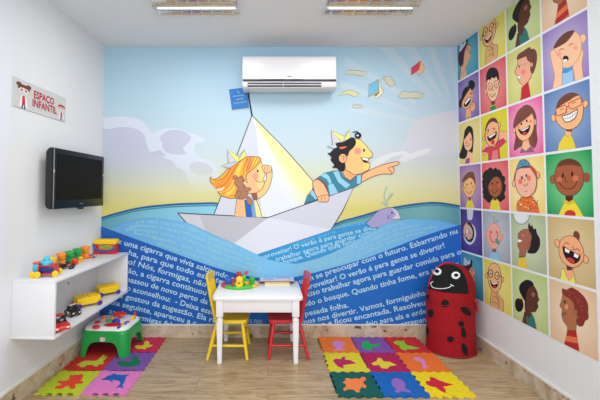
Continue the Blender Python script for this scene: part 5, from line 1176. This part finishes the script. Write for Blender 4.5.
cells = {
 (0, 0): ((188, 204, 44), [(bear, False)], (226, 70, 48), 'lime foam tile with red bear inlay beside the left skirting', 'bear_inlay'),
 (1, 0): ((226, 126, 192), [(dolph, False)], (22, 96, 180), 'pink foam tile with blue dolphin inlay at the near right of the left mat', 'dolphin_inlay'),
 (0, 1): ((206, 50, 44), [(rabbit, False)], (186, 204, 62), 'red foam tile with lime rabbit inlay in front of the green activity table', 'rabbit_inlay'),
 (1, 1): ((128, 84, 166), [(duck, False)], (22, 116, 84), 'purple foam tile with dark green duck inlay on the left mat', 'duck_inlay'),
 (0, 2): ((186, 34, 60), [], (0, 0, 0), 'crimson foam tile lying under the green activity table', ''),
 (1, 2): ((204, 46, 84), [(bird, False)], (226, 206, 50), 'crimson foam tile with yellow bird inlay at the foot of the mural', 'bird_inlay')}
for (i, j), (rgb, inl, irgb, lab, il) in cells.items():
    mat_tile(LX+i*S2*math.cos(rzL)-j*S2*K2*math.sin(rzL), LY+i*S2*math.sin(rzL)+j*S2*K2*math.cos(rzL), S2, rgb, inl, irgb, lab, rzL, il, 'left play mat tiles', K2)
# ================================================================== THINGS ON THE TABLE
zt0 = tz
c = atZ(240, 285.2, zt0); t = thing('play_disc', 'round red, yellow and green activity toy with little figures on the white table', 'toy', (c.x, c.y, zt0))
R = 18.6*c.y/FPX
m = MB()
def sector(a0, a1, col, r0=0, r1=R, z1=.022):
    n_ = 14; V = []; F = []
    prof = [(r0, 0), (r1*.97, 0), (r1, .006), (r1, z1-.008), (r1*.94, z1), (r0, z1+.002)]
    for i in range(n_+1):
        q = math.radians(a0+(a1-a0)*i/n_)
        for r_, z in prof: V.append((r_*math.cos(q), r_*math.sin(q)*.95, z))
    P = len(prof)
    for i in range(n_):
        for k in range(P): F.append([i*P+k, i*P+(k+1) % P, (i+1)*P+(k+1) % P, (i+1)*P+k])
    F += [list(range(P))[::-1], [n_*P+k for k in range(P)]]
    mm = MB(); mm.add(V, F); mm.build('base_sector', mat(col, .35, coat=.2), t, smooth=40)
sector(222, 316, (70, 190, 60)); sector(316, 400, (246, 196, 20)); sector(40, 110, (90, 196, 60)); sector(110, 222, (214, 30, 44))
def loc(px, py): p = atZ(px, py, zt0+.022); return p.x-c.x, p.y-c.y
x, y = loc(239.4, 286); m = MB(); ym = mat((250, 206, 20), .35)
m.lathe([(.03, 0), (.036, .012), (.034, .03), (.026, .042), (.028, .052), (.030, .062), (.022, .076), (.006, .083)], 22, ym, (x, y, .018)); o = m.build('yellow_figure', None, t, smooth=60)
m = MB(); m.ball((x-.032, y-.004, .038), (.012, .012, .018), mat((40, 140, 60), .4)); m.ball((x+.032, y-.004, .038), (.012, .012, .018), mat((40, 140, 60), .4)); m.ball((x, y-.03, .052), (.012, .008, .008), mat((226, 60, 40), .4)); m.build('figure_trim', None, o)
x, y = loc(228.4, 283.6); m = MB(); m.box(x-.026, x+.026, y-.02, y+.02, .018, .07, .006, mat((34, 84, 190), .35)); m.cyl((x, y, .07), (x, y, .078), .012, m=mat((34, 84, 190), .35)); m.build('blue_block', None, t)
x, y = loc(239, 280.4); m = MB(); m.box(x-.022, x+.022, y-.016, y+.016, .018, .095, .005, mat((196, 24, 52), .35)); m.build('red_block', None, t)
x, y = loc(242.8, 281.6); m = MB(); gnm = mat((110, 206, 60), .4); m.prism([(x-.028, .025), (x+.01, .02), (x+.03, .06), (x+.018, .085), (x-.004, .07), (x-.02, .05)], 'y', y-.008, y+.008, gnm, .003); o = m.build('green_leaf', None, t)
m = MB(); m.prism([(x+.004, .078), (x+.02, .07), (x+.044, .096), (x+.046, .118), (x+.024, .11)], 'y', y-.007, y+.007, mat((226, 50, 120), .4), .003); m.build('pink_leaf', None, t)
x, y = loc(252, 284.4); m = MB(); m.lathe([(.02, 0), (.022, .008), (.020, .03), (.024, .034), (.024, .055), (.02, .062)], 20, mat((40, 170, 60), .35), (x, y, .018)); m.build('green_cup', None, t, smooth=50)
x, y = loc(233, 286); MB().ball((x, y, .03), (.018, .014, .014), mat((200, 30, 50), .35)).build('red_bead', None, t)
x, y = loc(247, 284); MB().ball((x, y, .028), (.02, .014, .014), mat((246, 180, 20), .35)).build('yellow_bead', None, t)
def bookobj(px0, px1, pyf, z0, dy, th, cover, page, name, label, art=(), rz=0):
    a_ = atZ(px0, pyf, z0); b_ = atZ(px1, pyf, z0); w_ = (b_.x-a_.x)/2
    t_ = thing(name, label, 'book', ((a_.x+b_.x)/2, min(a_.y+dy/2, DB-.014-dy/2), z0), rz)
    MB().box(-w_+.003, w_-.003, -dy/2+.003, dy/2-.003, .0015, th-.0015, .0005, mat(page, .8)).build('pages', None, t_)
    m = MB(); m.box(-w_, w_, -dy/2, dy/2, 0, .0016, 0); m.box(-w_, w_, -dy/2, dy/2, th-.0016, th, 0); m.box(-w_, -w_+.0016, -dy/2, dy/2, .0005, th-.0005, 0); cv = m.build('cover', mat(cover, .35, coat=.3), t_)
    for (u0, u1, v0, v1, col) in art:
        MB().box(-w_+2*w_*u0, -w_+2*w_*u1, -dy/2+dy*v0, -dy/2+dy*v1, th, th+.0006, 0).build('cover_picture', mat(col, .35), t_)
    return t_
zb2 = zt0
bookobj(264.8, 290, 285.2, zb2, .15, .014, (236, 222, 140), (240, 230, 170), 'picture_book', 'pale yellow book at the bottom of the pile on the white table')
bookobj(259, 294.4, 281.4, zb2+.0141, .13, .006, (176, 40, 52), (220, 216, 214), 'magazine', 'thin red-edged magazine in the middle of the pile on the table')
bookobj(260, 294, 280.0, zb2+.0202, .12, .006, (196, 206, 226), (232, 230, 232), 'magazine', 'pale blue magazine on top of the pile on the table', ((.1, .4, .2, .8, (150, 170, 210)), (.5, .85, .15, .5, (226, 214, 220)), (.5, .9, .6, .85, (206, 110, 120))))
# ================================================================== TOYS ON THE SHELF
def on(px, py, z): p = atZ(px, py, z); return p
Z1, Z2 = zs1, zs0+.02
def k_(p): return p.y/FPX
PU = (84, 50, 160)
def wheel(x, y, r_, w_, col, par, name='wheel', hub=(230, 230, 230)):
    m = MB(); m.lathe([(r_*.85, -w_/2), (r_, -w_/3), (r_, w_/3), (r_*.85, w_/2)], 20, mat(col, .5)); m.lathe([(r_*.4, -w_/2-.001), (r_*.4, w_/2+.001)], 14, mat(hub, .4))
    m.v = [(q[0]+x, q[2]+y, q[1]+r_) for q in m.v]; return m.build(name, None, par, smooth=50)
# yellow block trucks with purple wheels
for (wx_, wy_, s_, lab) in ((-1.385, 2.785, 1.0, 'yellow studded toy wagon with purple wheels on the lower shelf, nearer the camera'), (-1.365, 3.085, .97, 'yellow studded toy wagon with purple wheels on the lower shelf, nearer the mural')):
    t = thing('toy_wagon', lab, 'toy vehicle', (wx_, wy_, Z2), .78, 'yellow toy wagons'); ly_, wy = .084*s_, .062*s_
    ym = mat((250, 208, 14), .4)
    m = MB(); m.box(-ly_, ly_, -wy+.006, wy-.006, .018, .072, .006, ym); m.box(-ly_+.01, ly_-.01, -wy-.0, wy, .022, .036, .005, ym); m.build('body', None, t)
    for i in range(6):
        for j in range(4): MB().cyl((-ly_+.014+i*(2*ly_-.028)/5, -wy+.02+j*(2*wy-.04)/3, .070), (-ly_+.014+i*(2*ly_-.028)/5, -wy+.02+j*(2*wy-.04)/3, .079), .0085, .0075, 12, ym).build('stud', None, t)
    for sx_ in (-1, 1):
        for sy_ in (-1, 1): wheel(sx_*(ly_-.012), sy_*(wy+.004), .018, .014, PU, t, hub=(60, 36, 130))
# cars
def toy_car(px, py, z, L_, W_, H_, body, cabin, rz, label, roof=None, dark=(20, 20, 22), name='toy_car', stripe=None):
    p = on(px, py, z); t_ = thing(name, label, 'toy car', (p.x, p.y, z), rz); h = L_/2
    m = MB(); m.prism([(-h, .012), (-h*.97, H_*.5), (-h*.6, H_*.58), (h*.35, H_*.56), (h*.9, H_*.42), (h, H_*.28), (h*.98, .012)], 'y', -W_/2, W_/2, None, .004); m.build('body', mat(body, .3, coat=.6), t_, smooth=40)
    m = MB(); m.prism([(-h*.68, H_*.54), (-h*.46, H_*.94), (h*.1, H_*.95), (h*.42, H_*.54)], 'y', -W_*.43, W_*.43, None, .003); m.build('windows', mat(dark, .15), t_, smooth=40)
    m = MB(); m.box(-h*.45, h*.1, -W_*.40, W_*.40, H_*.93, H_*1.0, .003); m.build('roof', mat(roof or body, .3, coat=.5), t_)
    for sx_ in (-.6, .6):
        for sy_ in (-1, 1): wheel(sx_*h, sy_*(W_/2-.004), H_*.24, .014, (18, 18, 20), t_, hub=(150, 150, 155))
    m = MB(); m.box(h*.9, h*1.02, -W_*.42, -W_*.24, H_*.28, H_*.38, .002); m.box(h*.9, h*1.02, W_*.24, W_*.42, H_*.28, H_*.38, .002); m.build('headlights', mat((240, 236, 220), .2), t_)
    if stripe: MB().box(-h*.5, h*.5, -W_/2-.0012, W_/2+.0012, H_*.2, H_*.45, .0008).build('side_stripe', mat(stripe, .35), t_)
    return t_
toy_car(57.5, 329, Z2, .19, .095, .085, (206, 32, 34), None, -.75, 'glossy red toy sports car with black windows at the near end of the lower shelf', dark=(12, 12, 14))
pc = toy_car(72.6, 315.4, Z2, .1, .066, .078, (22, 22, 26), None, -.55, 'black and white toy police car on the lower shelf', roof=(236, 236, 238), stripe=(232, 232, 234))
m = MB(); m.box(-.012, .0, -.02, .0, .078, .086, .002, mat((220, 60, 50), .3)); m.box(-.012, .0, .0, .02, .078, .086, .002, mat((230, 120, 50), .3)); m.build('siren', None, pc)
# tractor with turquoise driver
p = on(44.5, 277, Z1); t = thing('toy_tractor', 'blue and red toy tractor with yellow wheels and turquoise driver on top of the shelf', 'toy vehicle', (p.x, p.y+.02, Z1), .22)
m = MB(); m.box(-.034, .056, -.03, .03, .022, .06, .004, mat((30, 34, 110), .35)); m.build('body', None, t)
m = MB(); m.box(-.04, .06, -.034, .034, .014, .023, .003); m.box(-.04, .06, -.034, .034, .059, .066, .003); m.box(.054, .061, -.034, .034, .016, .066, .002); m.box(-.040, -.033, -.034, .034, .016, .066, .002); m.build('frame', mat((210, 30, 48), .35), t)
m = MB(); m.box(-.072, -.038, -.026, .026, .03, .072, .005); m.build('bonnet', mat((64, 180, 214), .35), t); m = MB(); m.box(-.074, -.034, -.022, .022, .072, .084, .005); m.build('canopy', mat((236, 84, 50), .35), t)
m = MB(); m.lathe([(.024, .062), (.026, .08), (.018, .09), (.02, .094), (.018, .106), (.008, .113)], 20, None, (0, 0, 0)); m.ball((.022, -.005, .08), (.014, .012, .013)); m.ball((-.022, -.005, .08), (.014, .012, .013)); m.build('driver', mat((70, 194, 220), .35), t, smooth=60)
for x, y in ((-.066, -.038), (-.036, -.045), (.062, -.04), (.06, .045), (-.05, .042)): wheel(x, y, .018, .014, (250, 204, 20), t, hub=(240, 180, 10))
t.scale = (1.0, 1.0, 1.12)
# peg animals
def peg(px, top, base, r_, col, name, label, ears=True, eye=True):
    p = on(px, base, Z1); ymax = (XBL-KL*DB+r_*1.1+.008)/((px-CX)/FPX-KL)
    if p.y > ymax: p = atY(px, base, ymax); p.z = Z1
    h = atY(px, top, p.y).z-Z1
    t_ = thing(name, label, 'toy figure', (p.x, p.y, Z1), .3); mm = mat(col, .4)
    m = MB(); m.box(-r_*.95, r_*.95, -r_*.6, r_*.6, .0, h*.42, r_*.2, mm, seg=3)
    m.build('body', None, t_)
    m = MB(); m.ball((0, -r_*.15, h*.68), (r_*.9, r_*.8, h*.34), mm); m.build('head', None, t_)
    if ears:
        for s_ in (-1, 1): MB().ball((s_*r_*.78, 0, h*.86), (r_*.34, r_*.2, r_*.34), mm).build('ear', None, t_)
    if eye:
        m = MB()
        for s_ in (-1, 1): m.ball((s_*r_*.32, -r_*.88, h*.76), r_*.1, mat((20, 20, 20), .3), 10)
        m.ball((0, -r_*.95, h*.62), (r_*.24, r_*.16, r_*.14), mat(tuple(v*.6 for v in col), .4), 10); m.build('face', None, t_)
    return t_
peg(51.6, 256.4, 262, .030, (246, 196, 30), 'toy_lion', 'yellow toy animal behind the tractor on top of the shelf')
peg(61.2, 252.2, 262, .029, (244, 140, 30), 'toy_lion', 'orange toy lion on top of the shelf, next to the green animals')
peg(69.6, 250.4, 261, .031, (34, 166, 70), 'toy_elephant', 'green toy elephant on top of the shelf beside the orange lion')
peg(77.4, 247.8, 257, .031, (30, 156, 74), 'toy_elephant', 'green toy elephant on top of the shelf beside the orange tiger')
peg(85.2, 245.8, 253.6, .033, (242, 134, 30), 'toy_tiger', 'orange toy animal on top of the shelf beside the red box')
peg(74.6, 258.4, 264.6, .024, (236, 66, 40), 'toy_block', 'small red toy piece in front of the green elephants', False, False)
peg(80.6, 256.4, 261.6, .019, (246, 176, 30), 'toy_block', 'small yellow toy piece in front of the green elephants', False, False)
peg(58.6, 263, 267, .022, (30, 150, 60), 'toy_block', 'small green toy piece behind the black racing car', False, False)
# small cars on top
toy_car(60.8, 264.2, Z1, .10, .03, .03, (30, 34, 120), None, .15, 'slim dark blue toy car standing behind the black racing car', dark=(20, 20, 60)).location = (XL(2.62)+.072, 2.62, Z1)
p = on(66.2, 269, Z1); t = thing('racing_car', 'black open-wheel toy racing car with orange nose at the shelf edge', 'toy car', (p.x, p.y+.01, Z1), .25)
m = MB(); m.prism([(-.042, .01), (-.044, .028), (-.02, .034), (.0, .036), (.02, .026), (.044, .018), (.044, .01)], 'y', -.012, .012, None, .003); m.build('body', mat((34, 30, 40), .3, coat=.4), t, smooth=40)
MB().box(-.05, -.04, -.026, .026, .03, .035, .001).build('rear_wing', mat((20, 20, 24), .3), t); MB().box(.036, .047, -.026, .026, .01, .014, .001).build('front_wing', mat((150, 40, 60), .3), t)
m = MB(); m.box(.006, .024, -.018, .018, .012, .03, .003); m.build('side_pod', mat((244, 100, 50), .35), t)
for sx_ in (-.03, .032):
    for sy_ in (-1, 1): wheel(sx_, sy_*.026, .0145, .014, (14, 14, 16), t, hub=(90, 90, 94))
toy_car(91.4, 257.6, Z1, .074, .036, .03, (226, 150, 160), None, .2, 'small pink toy car with orange base in front of the red box', dark=(90, 70, 90), stripe=(236, 100, 60))
# red box with yellow lid and blue handle
p0, p1_ = on(92.2, 253.6, Z1), on(117.6, 250.2, Z1)
p = (p0+p1_)/2+Vector((.0, -.012, 0)); p.x = -1.403; p.y = 3.152; t = thing('toy_bucket_box', 'red toy box with yellow lid and blue handle on top of the shelf', 'toy box', (p.x, p.y, Z1), 0); t.scale = (1, .68, 1)
wl_ = .088; m = MB(); m.box(-wl_, wl_, -.06, .06, 0, .085, .008, mat((222, 34, 44), .35)); m.box(-wl_-.006, wl_+.006, -.066, .066, 0, .018, .006, mat((222, 34, 44), .35)); m.build('box_body', None, t)
m = MB(); m.prism([(-wl_-.008, .083), (wl_+.008, .083), (wl_+.008, .108), (wl_-.006, .124), (-wl_+.006, .124), (-wl_-.008, .108)], 'y', -.07, .07, None, .007); m.build('lid', mat((250, 206, 16), .35), t, smooth=40)
m = MB(); m.tube(spline([(-wl_-.004, -.074, .088), (-wl_+.012, -.078, .05), (-wl_+.05, -.08, .028), (0, -.08, .024), (wl_-.05, -.08, .028), (wl_-.012, -.078, .042), (wl_+.006, -.074, .06)], 5, False), .007, 10, mat((24, 84, 176), .35)); m.build('handle', None, t, smooth=60)
m = MB(); m.box(-.05, .072, -.0612, -.0595, .038, .076, 0, mat((120, 170, 70), .4)); 
rnd = random.Random(3)
for k in range(16):
    xx = -.045+.0072*k; zz = .046+rnd.random()*.02; m.box(xx, xx+.008, -.0622, -.0602, zz, zz+.008, 0, mat(rnd.choice([(226, 60, 50), (250, 210, 60), (60, 110, 190), (60, 150, 70), (240, 150, 60), (90, 60, 40)]), .4))
m.build('picture_label', None, t)
